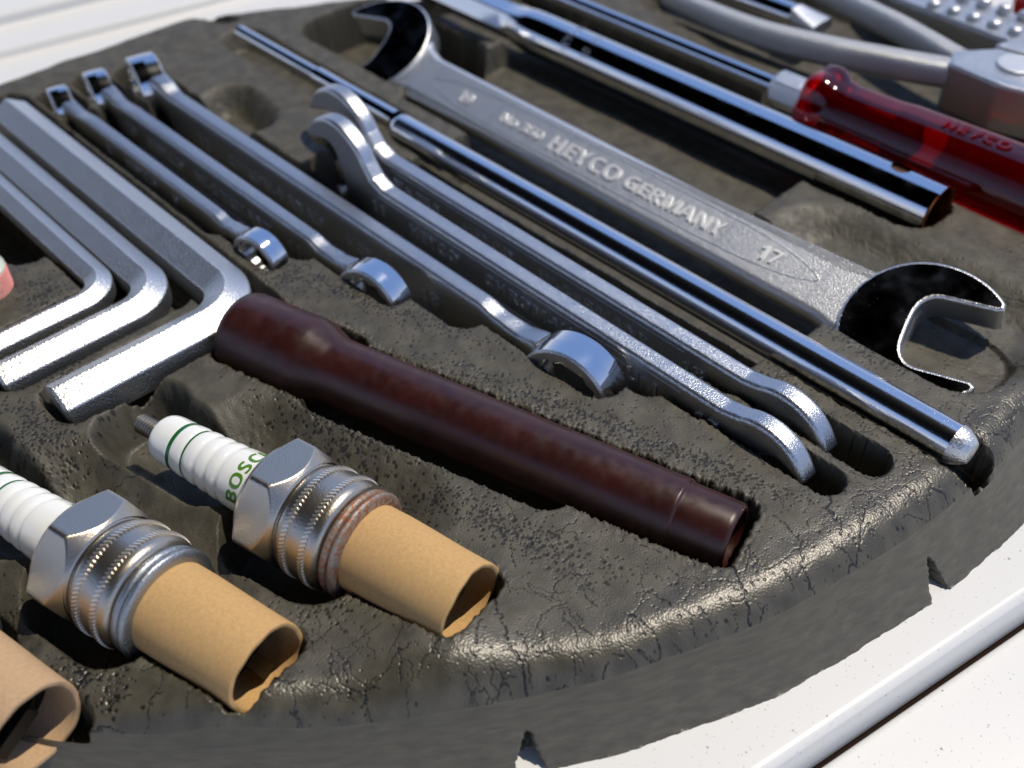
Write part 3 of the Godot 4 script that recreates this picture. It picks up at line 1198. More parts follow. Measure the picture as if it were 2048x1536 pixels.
func ring_spanner(label: String, xl: float, yl: float, Rl: float, xr: float, yr: float, Rr: float, zs: float, zh: float, ysh: float, hy: float, wl: float, wr: float, hz: float, words: String) -> void:
	var base := Vector3((xl + xr) / 2, -6, zs)
	var t := thing("ring_spanner", label, "ring spanner", base, Basis(), "ring spanners standing on edge")
	var dz := zh - zs
	var o := base
	var y0 := -o.y
	var l := xl - o.x
	var r := xr - o.x
	var top_l := yl + y0
	var top_r := yr + y0
	var ys := ysh + y0
	var st := [
		[l + Rl * 0.82, top_l + 1.0, dz * 0.9, Rl * 0.58, wl * 0.40], [l + Rl * 1.2, top_l + 1.4, dz * 0.6, Rl * 0.5, wl * 0.36], [l + Rl * 1.9, lerpf(ys, top_l, 0.3), dz * 0.1, hy * 0.86, hz],
		[l + Rl * 3.0, ys, 0, hy, hz], [r - Rr * 2.5, ys, 0, hy, hz], [r - Rr * 1.9, lerpf(ys, top_r, 0.3), dz * 0.05, hy * 0.84, hz], [r - Rr * 1.4, top_r + 1.6, dz * 0.5, Rr * 0.40, lerpf(hz, wr * 0.36, 0.5)], [r - Rr * 0.82, top_r + 1.0, dz * 0.9, Rr * 0.56, wr * 0.40]]
	part("shank", t, loft(st, 5.5, 56).mesh(), M.satin_dull)
	# the thin raised border line along the broad side
	var line := Mb.new()
	var x0 := l + Rl * 3.0
	var x1 := r - Rr * 3.4
	line.box(Vector3(x0, ys - hy * 0.62 - 0.18, hz - 0.2), Vector3(x1, ys - hy * 0.62 + 0.18, hz + 0.12))
	part("raised_line", t, line.mesh(), M.satin)
	for side in 2:
		var left := side == 0
		var h := ring_head(Rl if left else Rr, (Rl if left else Rr) * 1.36, wl if left else wr)
		var b := Basis(Vector3.UP, deg_to_rad(-13.0 if left else 11.0))
		var tr := Transform3D(b, Vector3(l if left else r, top_l if left else top_r, dz))
		var am := ArrayMesh.new()
		var a1 := Mb.new()
		a1.put(h[0], tr)
		a1.mesh(am)
		var a2 := Mb.new()
		a2.put(h[1], tr)
		a2.mesh(am)
		var p := part("ring_head", t, am)
		p.set_surface_override_material(0, M.polish)
		p.set_surface_override_material(1, M.satin)
	if words:
		var w := letters(words, minf(3.4, hy * 0.62), 0.28, func(q): return Vector3(q.x + (x0 + x1) / 2, ys + 0.4 + q.y, hz - 0.06 + q.z), true, 1.25)
		part("raised_lettering", t, w.mesh(), M.satin)

func build_ring_spanners() -> void:
	ring_spanner("smallest ring spanner on edge, beside the thickest hex key", -285.3, -3.0, 6.6, -186.0, -2.3, 7.0, -92.9, -93.1, -2.2, 4.6, 5.6, 5.2, 1.9, "8      HEYCO      9")
	ring_spanner("middle ring spanner on edge, between the smallest and the largest ring spanner", -284.6, -3.2, 7.7, -158.3, -4.5, 8.8, -103.9, -104.4, -4.2, 6.0, 6.4, 6.2, 2.2, "10    HEYCO    W-GERMANY    11")
	ring_spanner("largest ring spanner on edge, its polished right head beside a black round hole", -279.0, -2.5, 9.2, -108.6, -5.6, 10.6, -116.2, -116.6, -5.6, 7.4, 8.0, 8.0, 2.6, "12      CHROM-VANAD      HEYCO      13")

# outline of an open spanner in its own plane: long axis along x, second axis down the page
func spanner_outline(cl: Vector2, rl: float, al: float, gl: float, cr: Vector2, rr: float, ar: float, gr: float, sl: Vector2, sr: Vector2, hw: float, fillet: float) -> PackedVector2Array:
	var d := (sr - sl).normalized()
	var n := Vector2(-d.y, d.x)
	var shank := PackedVector2Array([sl + n * hw, sr + n * hw, sr - n * hw, sl - n * hw])
	var p := biggest(Geometry2D.merge_polygons(circle(cl, rl), shank))
	p = biggest(Geometry2D.merge_polygons(p, circle(cr, rr)))
	p = grown(grown(p, fillet), -fillet)
	for e in [[cl, rl, al, gl], [cr, rr, ar, gr]]:
		p = biggest(Geometry2D.clip_polygons(p, jaw_gap(e[0], e[1], e[2], e[3])))
	p = grown(grown(p, -0.7), 0.7)
	return p

func jaw_gap(c: Vector2, r: float, ang: float, gap: float) -> PackedVector2Array:
	var u := Vector2(cos(ang), sin(ang))
	var v := Vector2(-u.y, u.x)
	var g := gap / 2
	var back := -r * 0.12
	var q := PackedVector2Array()
	for k in 13:
		var a := lerpf(PI / 2, PI * 1.5, k / 12.0)
		# a back with well rounded corners
		var f := Vector2(cos(a), sin(a))
		q.append(c + u * (back + g * 0.55 + f.x * g * 0.55) + v * signf(f.y) * g * pow(absf(f.y), 0.55))
	q.append(c + u * r * 2 - v * g)
	q.append(c + u * r * 2 + v * g)
	return q

func build_open_spanners() -> void:
	var set := [
		["nearer of the two open-end spanners on edge, beside the largest ring spanner", Vector2(-197.4, 3.4), 12.6, Vector2(-68.4, -6.0), 11.4, -126.2, 14.0, 14.6, "11      HEYCO      CHROM-VANADIUM      10"],
		["farther of the two open-end spanners on edge, next to the chrome tommy bar", Vector2(-209.0, 2.4), 13.4, Vector2(-70.8, -7.0), 12.2, -135.7, 15.0, 15.8, "No 350      HEYCO      W-GERMANY      13"]]
	for s in set:
		var cl: Vector2 = s[1]
		var cr: Vector2 = s[3]
		var base := Vector3((cl.x + cr.x) / 2, 0, s[5])
		var t := thing("open_end_spanner", s[0], "open-end spanner", base, Basis(), "open-end spanners standing on edge")
		# built lying flat, then stood up: second axis of the outline points down
		var o := Vector2(base.x, 0)
		var p := spanner_outline(Vector2(cl.x, -cl.y) - o, s[2], deg_to_rad(161.0), s[6], Vector2(cr.x, -cr.y) - o, s[4], deg_to_rad(26.0), s[7], Vector2(cl.x, 1.6) - o, Vector2(cr.x, 2.8) - o, 6.0, 9.0)
		var flat := extrude(resampled(p, 0.45), -2.3, 2.3, 1.1, 5)
		var up := Mb.new()
		up.put(flat, Transform3D(Basis(Vector3(1, 0, 0), Vector3(0, 0, 1), Vector3(0, -1, 0)), Vector3.ZERO))
		part("body", t, up.mesh(), M.satin_dull)
		var slope := -1.2 / (cr.x - cl.x)
		var mid := Vector2((cl.x + cr.x) / 2, -2.2)
		var w := letters(s[8], 3.1, 0.4, func(q): return Vector3(q.x + 2.0, mid.y + (q.x + 2.0) * slope + q.y + 0.8, 2.22 + q.z), true, 1.3)
		part("raised_lettering", t, w.mesh(), M.satin)
		var line := Mb.new()
		for e in [4.2, -3.6]:
			var P := PackedVector3Array()
			for k in 41:
				var x := lerpf(-48, 46, k / 40.0)
				for c in 8:
					var a := TAU * c / 8
					P.append(Vector3(x, mid.y + x * slope + e + 0.16 * cos(a), 2.28 + 0.16 * sin(a)))
			line.grid(P, 41, 8, false, true, true)
		part("raised_line", t, line.mesh(), M.satin_dull)

func build_tommy_bar() -> void:
	var t := thing("tommy_bar", "long round chrome bar stepped to a thin rod at its far end", "bar", Vector3(-122, 0.5, -150.2))
	var mb := Mb.new()
	mb.lathe([Vector2(-160, 0), Vector2(-160, 1.5), Vector2(-159.4, 2.0), Vector2(-121, 2.1), Vector2(-120.2, 2.1), Vector2(-119.6, 2.55), Vector2(-84.5, 2.6)], 48)
	var up := Mb.new()
	up.put(mb, Transform3D(Basis(), Vector3(0, 1.6, 0)))
	part("thin_rod", t, up.mesh(), M.chrome)
	mb = Mb.new()
	mb.lathe([Vector2(-84.6, 0), Vector2(-84.6, 2.4), Vector2(-84.2, 3.1), Vector2(-83.2, 3.75), Vector2(-81.8, 4.0), Vector2(-40, 4.02), Vector2(0, 4.02), Vector2(40, 4.02), Vector2(78.5, 4.0)], 64)
	part("thick_rod", t, mb.mesh(), M.bar_chrome)
	mb = Mb.new()
	mb.lathe([Vector2(78.5, 4.0), Vector2(79.6, 3.75), Vector2(81.2, 2.9), Vector2(82.0, 2.2), Vector2(82.2, 0)], 48)
	part("end_chamfer", t, mb.mesh(), M.zinc)

func build_big_spanner() -> void:
	var tau := deg_to_rad(24.0)
	var e1 := Vector3(1, 0, 0)
	var n := Vector3(0, cos(tau), sin(tau))
	var e2 := Vector3(0, -sin(tau), cos(tau))
	var at := Vector3(-155, 2.9, -176.9)
	var t := thing("large_open_end_spanner", "large satin open-end spanner lying tilted, black-mirrored jaws at both ends", "open-end spanner", at, Basis(e1, n, e2))
	var o := Vector2(-155, 0)
	var cl := Vector2(-246.5, 3.0) - o
	var cr := Vector2(-65.3, 4.0) - o
	var al := deg_to_rad(165.0)
	var ar := deg_to_rad(-15.0)
	# shank between the heads; the top of the jaw plates is the zero plane
	var d := (cr - cl).normalized()
	var v := Vector2(-d.y, d.x)
	var shank := PackedVector2Array([cl + v * 7.8 + Vector2(0, 0.6), cr + v * 7.8 + Vector2(0, 0.6), cr - v * 7.5 + Vector2(0, 0.6), cl - v * 7.5 + Vector2(0, 0.6)])
	var p := biggest(Geometry2D.merge_polygons(circle(cl, 17.4), shank))
	p = biggest(Geometry2D.merge_polygons(p, circle(cr, 15.9)))
	p = grown(grown(p, 16), -16)
	p = biggest(Geometry2D.clip_polygons(p, jaw_gap(cl, 17.4, al, 19.6)))
	p = biggest(Geometry2D.clip_polygons(p, jaw_gap(cr, 15.9, ar, 17.6)))
	part("shank", t, extrude(resampled(grown(grown(p, -0.6), 0.6), 0.5), -6.6, -0.9, 2.3, 8).mesh(), M.satin_wrench)
	# jaw plates, ground and polished, a little thicker than the shank
	for side in 2:
		var c := cl if side == 0 else cr
		var r := 18.2 if side == 0 else 16.7
		var gap := 19.0 if side == 0 else 17.0
		var u := Vector2(cos(al), sin(al)) if side == 0 else Vector2(cos(ar), sin(ar))
		# slightly egg-shaped head that reaches out to the tips
		var egg := PackedVector2Array()
		for k in 120:
			var a := TAU * k / 120
			var f := Vector2(cos(a), sin(a))
			egg.append(c + u * (f.x * r * (1.10 if f.x > 0 else 0.97)) + Vector2(-u.y, u.x) * f.y * r)
		var q := biggest(Geometry2D.clip_polygons(egg, jaw_gap(c, r, al if side == 0 else ar, gap)))
		q = resampled(grown(grown(q, -1.3), 1.3), 0.4)
		var body := extrude(q, -8.2, 0.0, 0.7, 2)
		var face := Mb.new()
		var rest := Mb.new()
		var am := ArrayMesh.new()
		face.v = body.v; face.n = body.n; face.u = body.u
		rest.v = body.v; rest.n = body.n; rest.u = body.u
		for k in range(0, body.ix.size(), 3):
			var a := body.ix[k]
			var b := body.ix[k + 1]
			var e := body.ix[k + 2]
			var flat := body.n[a].y > 0.99 and body.n[b].y > 0.99 and body.n[e].y > 0.99 and body.v[a].y > -0.01
			var to := face if flat else rest
			to.ix.append(a); to.ix.append(b); to.ix.append(e)
		face.mesh(am)
		rest.mesh(am)
		var jaw := part("jaw", t, am)
		jaw.set_surface_override_material(0, M.polish)
		jaw.set_surface_override_material(1, M.satin)
	# the lens-shaped border of the lettering panel
	var mb := Mb.new()
	var P := PackedVector3Array()
	var border := PackedVector2Array()
	for k in 160:
		var a := TAU * k / 160
		var x := cos(a)
		var w := signf(sin(a)) * 4.3 * pow(clampf(1.0 - pow(absf(x), 6.0), 0, 1), 0.75)
		border.append(Vector2(-154.4 - o.x + x * 65.2, 4.1 + w))
	for k in 160:
		var a := (border[(k + 1) % 160] - border[(k + 159) % 160]).normalized()
		for c in 6:
			var f := TAU * c / 6
			P.append(Vector3(border[k].x - a.y * cos(f) * 0.2, -0.92 + sin(f) * 0.13, border[k].y + a.x * cos(f) * 0.2))
	mb.grid(P, 160, 6, true, true, true)
	part("panel_border", t, mb.mesh(), M.satin)
	var words := [["19", -205.0, 3.6], ["No 350", -182.7, 3.0], ["HEYCO", -159.8, 4.6], ["GERMANY", -130.5, 3.8], ["17", -102.2, 3.8]]
	for w in words:
		var wx: float = w[1]
		var g := letters(w[0], w[2], 0.45, func(q): return Vector3(wx - o.x + q.x, -0.95 + q.z, 4.1 - q.y), true, 1.22 if w[0].length() > 3 else 1.0)
		part("raised_lettering", t, g.mesh(), M.satin_bright if M.has("satin_bright") else M.satin)

func build_box_spanner() -> void:
	var t := thing("box_spanner", "shiny chrome tube spanner with a drilled cross hole and an open cut end", "tube spanner", Vector3(-158, 0.5, -214.6))
	var x1 := 73.2
	var R := 6.7
	var ns := 96
	var P := PackedVector3Array()
	var xs := [-140.0, -80.0, -74.0, -71.0, -68.0, -65.0, -62.0, -56.0, -30.0, 0.0, 30.0, 50.0, 55.0, 58.0]
	for k in 60:
		xs.append(58.0 + (x1 - 58.0) * (k + 1) / 60.0)
	# the far end is pressed to a hexagon
	for x in xs:
		for s in ns:
			var a := TAU * s / ns
			var f := smoothstep(-60.0, -74.0, x)
			var hx := 0.80 * R * cos(PI / 6) / cos(fposmod(a + 0.4, PI / 3) - PI / 6)
			var r := lerpf(R, hx, f)
			# cut end: a little ragged and sloping
			var xx: float = x
			if x > 72.5:
				xx += 0.5 * cos(a + 0.6) + 0.15 * sin(5.0 * a)
			P.append(Vector3(xx, r * cos(a), r * sin(a)))
	var mb := Mb.new()
	var full := Mb.new()
	full.grid(P, xs.size(), ns, false, true, true)
	# cross hole through the top at the far side, near the open end
	mb.v = full.v; mb.n = full.n; mb.u = full.u
	var hc := Vector3(61.5, R * 0.985, -R * 0.17)
	for k in range(0, full.ix.size(), 3):
		var c := (full.v[full.ix[k]] + full.v[full.ix[k + 1]] + full.v[full.ix[k + 2]]) / 3
		if Vector2(c.x - hc.x, (c - hc).length() * signf(c.z - hc.z) * 0.98).length() < 0.0 or (c - hc).length() < 2.6:
			continue
		mb.ix.append(full.ix[k]); mb.ix.append(full.ix[k + 1]); mb.ix.append(full.ix[k + 2])
	part("tube", t, mb.mesh(), M.chrome)
	var inner := Mb.new()
	inner.lathe([Vector2(73.0, 6.0), Vector2(73.6, 6.35), Vector2(73.4, 6.7)], 64)
	inner.lathe([Vector2(73.0, 6.0), Vector2(20, 5.9), Vector2(-40, 5.0)], 64)
	part("bore", t, inner.mesh(), M.copper_inside)
	for w in [["HEYCO", -44.0], ["10  11", -36.0]]:
		var wx: float = w[1]
		var g := letters(w[0], 2.6, 0.12, func(q): return Vector3(wx - q.y, (R + q.z) * cos(0.55 - q.x / R), (R + q.z) * sin(0.55 - q.x / R)), false)
		part("raised_lettering", t, g.mesh(), M.satin)

func build_screwdrivers() -> void:
	var t := thing("screwdriver", "chrome screwdriver with a clear red fluted handle at the right edge", "screwdriver", Vector3(-140, 3.2, -233.4))
	var mb := Mb.new()
	mb.lathe([Vector2(-95, 0), Vector2(-95, 2.2), Vector2(-5, 2.45), Vector2(-4.5, 2.45)], 40)
	part("blade", t, mb.mesh(), M.chrome)
	mb = Mb.new()
	var P := PackedVector3Array()
	var xs := [[-5.2, 3.9], [-4.8, 4.4], [-4.0, 5.0], [8.0, 5.0]]
	for q in xs:
		for s in 96:
			var a := TAU * s / 96
			var hr := 4.35 / cos(fposmod(a + 0.25, PI / 3) - PI / 6)
			var r: float = minf(hr, q[1])
			P.append(Vector3(q[0], r * cos(a), r * sin(a)))
	mb.grid(P, xs.size(), 96, false, true, true)
	var ring := []
	for s in 96:
		ring.append(P[s])
	mb.face(ring, Vector3(-1, 0, 0))
	part("bolster", t, mb.mesh(), M.satin)
	P = PackedVector3Array()
	var prof := [[6.0, 0.5], [6.1, 8.2], [6.6, 9.6], [7.6, 10.5], [10, 10.8], [12.0, 10.4], [13.4, 9.4], [15, 8.5], [18, 8.1], [30, 8.3], [34, 8.8], [60, 9.4], [95, 9.4], [99, 8.2], [100, 0.4]]
	for q in prof:
		for s in 96:
			var a := TAU * s / 96
			var fl := 1.0 - 0.055 * (0.5 + 0.5 * cos(6.0 * a)) * smoothstep(12.0, 18.0, q[0]) - 0.10 * (0.5 + 0.5 * cos(6.0 * a)) * (1.0 - smoothstep(12.0, 16.0, q[0]))
			P.append(Vector3(q[0], q[1] * fl * cos(a), q[1] * fl * sin(a)))
	mb = Mb.new()
	mb.grid(P, prof.size(), 96, false, true, true)
	part("handle", t, mb.mesh(), M.red_clear)
	mb = Mb.new()
	mb.lathe([Vector2(8.5, 0), Vector2(8.5, 2.5), Vector2(30, 2.5), Vector2(31, 3.4), Vector2(38, 3.4), Vector2(40, 1.5), Vector2(40, 0)], 24)
	part("tang", t, mb.mesh(), M.dark_steel)
	var g := letters("HEYCO", 3.4, 0.35, func(q): return Vector3(52.0 + q.x, 9.05 + q.z, 0.8 - q.y), true, 1.2)
	part("raised_lettering", t, g.mesh(), M.red_clear)
	# second blade: a bright flat tip under the pliers
	t = thing("flat_screwdriver", "chrome flat-blade screwdriver tip lying between the two pliers handles", "screwdriver", Vector3(-200, 2.5, -273.6))
	mb = Mb.new()
	mb.lathe([Vector2(-80, 0), Vector2(-80, 3.9), Vector2(30, 3.9), Vector2(33, 3.6)], 40)
	part("blade", t, mb.mesh(), M.chrome)
	mb = Mb.new()
	var tip := [[32.5, 3.7, 3.7], [36, 2.9, 4.6], [41, 2.0, 5.4], [42.2, 1.8, 5.4]]
	P = PackedVector3Array()
	for q in tip:
		for s in 32:
			var a := TAU * s / 32
			P.append(Vector3(q[0], q[1] * signf(cos(a)) * pow(absf(cos(a)), 0.6), q[2] * signf(sin(a)) * pow(absf(sin(a)), 0.6)))
	mb.grid(P, 4, 32, false, true, true)
	ring = []
	for s in 32:
		ring.append(P[3 * 32 + s])
	mb.face(ring, Vector3(1, 0.2, 0).normalized())
	part("tip", t, mb.mesh(), M.satin)

# a bar swept along a level curve; width and height may change along it
func curved_bar(pts: Array, power := 3.0, ns := 32) -> Mb:
	var c := Curve3D.new()
	c.bake_interval = 1.0
	for k in pts.size():
		var a: Vector3 = pts[maxi(k - 1, 0)][0]
		var b: Vector3 = pts[mini(k + 1, pts.size() - 1)][0]
		var h := (b - a) / 6.0
		c.add_point(pts[k][0], -h, h)
	var len := c.get_baked_length()
	var rows := int(len / 1.2)
	var P := PackedVector3Array()
	for i in rows + 1:
		var s := len * i / rows
		var p := c.sample_baked(s, true)
		var d := (c.sample_baked(minf(s + 0.5, len), true) - c.sample_baked(maxf(s - 0.5, 0), true)).normalized()
		var side := d.cross(Vector3.UP).normalized()
		var up := side.cross(d)
		var f := float(i) / rows * (pts.size() - 1)
		var k := mini(int(f), pts.size() - 2)
		var w: float = lerpf(pts[k][1], pts[k + 1][1], f - k)
		var h: float = lerpf(pts[k][2], pts[k + 1][2], f - k)
		for q in ns:
			var a := TAU * q / ns
			P.append(p + up * h * signf(cos(a)) * pow(absf(cos(a)), 2.0 / power) + side * w * signf(sin(a)) * pow(absf(sin(a)), 2.0 / power))
	var mb := Mb.new()
	mb.grid(P, rows + 1, ns, false, true, false)
	for e in [0, rows]:
		var ring := []
		for q in ns:
			ring.append(P[e * ns + q])
		mb.face(ring, (P[0] - P[ns]).normalized() if e == 0 else (P[rows * ns] - P[(rows - 1) * ns]).normalized())
	# outward
	var o := 0.0
	for k in ns:
		var q := (rows / 2) * ns + k
		o += mb.n[q].dot(mb.v[q] - (mb.v[q] + mb.v[(rows / 2) * ns + (k + ns / 2) % ns]) / 2)
	if o < 0:
		var fixed := Mb.new()
		for k in (rows + 1) * ns:
			mb.n[k] = -mb.n[k]
		fixed.v = mb.v; fixed.n = mb.n; fixed.u = mb.u
		for k in range(0, mb.ix.size(), 3):
			fixed.tri(mb.ix[k], mb.ix[k + 1], mb.ix[k + 2])
		return fixed
	return mb

func build_pliers() -> void:
	var o := Vector3(-102, 2, -279)
	var t := thing("pliers", "grey steel pliers with two curved handles lying across the far right corner", "pliers", o)
	var h1 := [[Vector3(-205, 3, -259) - o, 2.99, 3.06], [Vector3(-190, 4, -255) - o, 3.13, 3.40], [Vector3(-168, 5, -252.5) - o, 3.26, 3.74], [Vector3(-146, 6, -255) - o, 3.40, 3.91], [Vector3(-126, 6.5, -261) - o, 3.54, 3.91], [Vector3(-112, 6, -268) - o, 3.81, 3.74]]
	part("handle", t, curved_bar(h1).mesh(), M.worn_steel)
	var h2 := [[Vector3(-200, 3, -300) - o, 2.72, 2.89], [Vector3(-175, 4, -293) - o, 2.99, 3.23], [Vector3(-156, 5, -287) - o, 3.13, 3.57], [Vector3(-138, 6, -281.5) - o, 2.99, 3.57], [Vector3(-120, 6, -276) - o, 3.13, 3.57], [Vector3(-108, 5.5, -273) - o, 3.40, 3.40]]
	part("handle", t, curved_bar(h2).mesh(), M.worn_steel)
	var plate := func(poly: PackedVector2Array, y0: float, y1: float) -> Mb:
		return extrude(resampled(grown(grown(poly, -1.2), 1.2), 0.6), y0, y1, 0.9, 3)
	var jaw1 := PackedVector2Array([Vector2(-14, 8), Vector2(-11, 15.5), Vector2(4, 17), Vector2(28, 12), Vector2(60, 8), Vector2(60, 2), Vector2(20, 4), Vector2(4, -3), Vector2(-6, -2)])
	part("jaw", t, plate.call(jaw1, -5.0, 8.5).mesh(), M.satin_dull)
	var jaw2 := PackedVector2Array([Vector2(-8, -1.5), Vector2(4, -3), Vector2(20, 3), Vector2(60, 1), Vector2(60, -6), Vector2(24, -8), Vector2(6, -10), Vector2(-6, -8)])
	part("jaw", t, plate.call(jaw2, -5.0, 8.9).mesh(), M.satin_dull)
	var mb := Mb.new()
	mb.lathe([Vector2(6, 0), Vector2(9.2, 0), Vector2(9.2, 5.0), Vector2(8.9, 5.4), Vector2(6, 5.4)], 40)
	var up := Mb.new()
	up.put(mb, Transform3D(Basis(Vector3(0, 1, 0), Vector3(0, 0, 1), Vector3(1, 0, 0)), Vector3(2, 0, 3.5)))
	# a disc lying level: the lathe axis stands upright
	var rivet := extrude(circle(Vector2(2.5, 4.5), 5.4, 48), 6, 9.4, 0.5, 2)
	part("rivet", t, rivet.mesh(), M.satin)

func build_ribbed_tool() -> void:
	var o := Vector3(-120, 1, -304)
	var t := thing("ribbed_adjustable_pliers", "bright ribbed steel pliers with rows of studs in the far top right corner", "pliers", o)
	var p := PackedVector2Array([Vector2(-46, -4), Vector2(-30, 7), Vector2(10, 10), Vector2(70, 12), Vector2(70, -8), Vector2(20, -8), Vector2(-20, -9)])
	part("side_plate", t, extrude(resampled(grown(grown(p, -2), 2), 0.8), -3, 6, 1.2, 3).mesh(), M.satin_dull)
	for row in 2:
		for k in 9:
			var mb := extrude(circle(Vector2(-20 + k * 6.4 + row * 2.4, -5.4 + row * 10.0), 2.0, 20), 5.0, 8.6 if row == 0 else 8.0, 1.2, 4)
			part("stud", t, mb.mesh(), M.satin)
	t = thing("red_grip", "corner of a smooth red handle at the very top right", "handle", Vector3(-113, 6, -326))
	var mb := Mb.new()
	mb.lathe([Vector2(-12, 0), Vector2(-11.6, 3), Vector2(-9.5, 6), Vector2(-6, 7.4), Vector2(0, 7.8), Vector2(50, 7.8)], 48)
	part("grip", t, mb.mesh(), M.red_solid)

func build_plugs() -> void:
	var dir := deg_to_rad(13.5)
	var B := Basis(Vector3(cos(dir), 0, -sin(dir)), Vector3(0, 1, 0), Vector3(sin(dir), 0, cos(dir))) * Basis(Vector3(0, 0, 1), deg_to_rad(-0.6))
	var names := ["spark plug nearest the brown tube, green lettering on its white insulator", "second spark plug from the brown tube, with a shiny grey washer", "spark plug in the bottom left corner, mostly outside the picture"]
	var boards := ["kraft cardboard sleeve with a crumpled end, on the plug nearest the brown tube", "kraft cardboard sleeve on the middle plug, a black electrode inside", "pale cardboard sleeve in the bottom left corner"]
	var proto: Node3D
	for k in 3:
		var at := Vector3(-93 - 13.1 * k - (2.2 if k == 2 else 0.0), 0.6, -59.4 + 30.5 * k)
		if k == 0:
			proto = thing("spark_plug", names[0], "spark plug", at, B, "spark plugs in the front row")
			plug_parts(proto)
		else:
			var c: Node3D = proto.duplicate()
			c.name = "spark_plug_%03d" % k
			c.transform = Transform3D(B * Basis(Vector3(1, 0, 0), -2.2 if k == 1 else 2.6), at * K)
			c.set_meta("label", names[k])
			add_child(c)
			for m in c.get_children():
				if m.name.begins_with("washer"):
					for s in m.mesh.get_surface_count():
						m.set_surface_override_material(s, M.washer)
		var s := thing("cardboard_sleeve", boards[k], "cardboard sleeve", at, B, "cardboard sleeves over the plug threads")
		var P := PackedVector3Array()
		var prof := [[-7.4, 7.9], [-7.1, 8.0], [-3, 8.05], [2, 8.0], [8, 7.95], [12.2, 7.95], [13.6, 7.95], [13.8, 7.9], [13.85, 7.6], [13.8, 7.1], [13.6, 7.02], [8, 7.0], [-7, 7.0]]
		for q in prof:
			for j in 96:
				var a := TAU * j / 96
				var r: float = q[1]
				var f := smoothstep(-4.0, 14.0, q[0])
				if k == 0:
					r *= 1.0 - f * (0.10 * pow(maxf(0.0, cos(a + 0.75)), 3.0) - 0.02) - f * 0.03 * cos(2.0 * a + 0.8)
				else:
					r *= 1.0 - f * 0.03 * cos(2.0 * a + 1.0 + k)
				var e: float = q[0]
				if q[0] > 11.5:
					e += 0.22 * sin(3.0 * a + k) + 0.05 * sin(11.0 * a + 2.0 * k)
				P.append(Vector3(e, r * cos(a), r * sin(a)))
		var mb := Mb.new()
		mb.grid(P, prof.size(), 96, false, true, true)
		part("board_tube", s, mb.mesh(), M.kraft_pale if k == 2 else M.kraft)

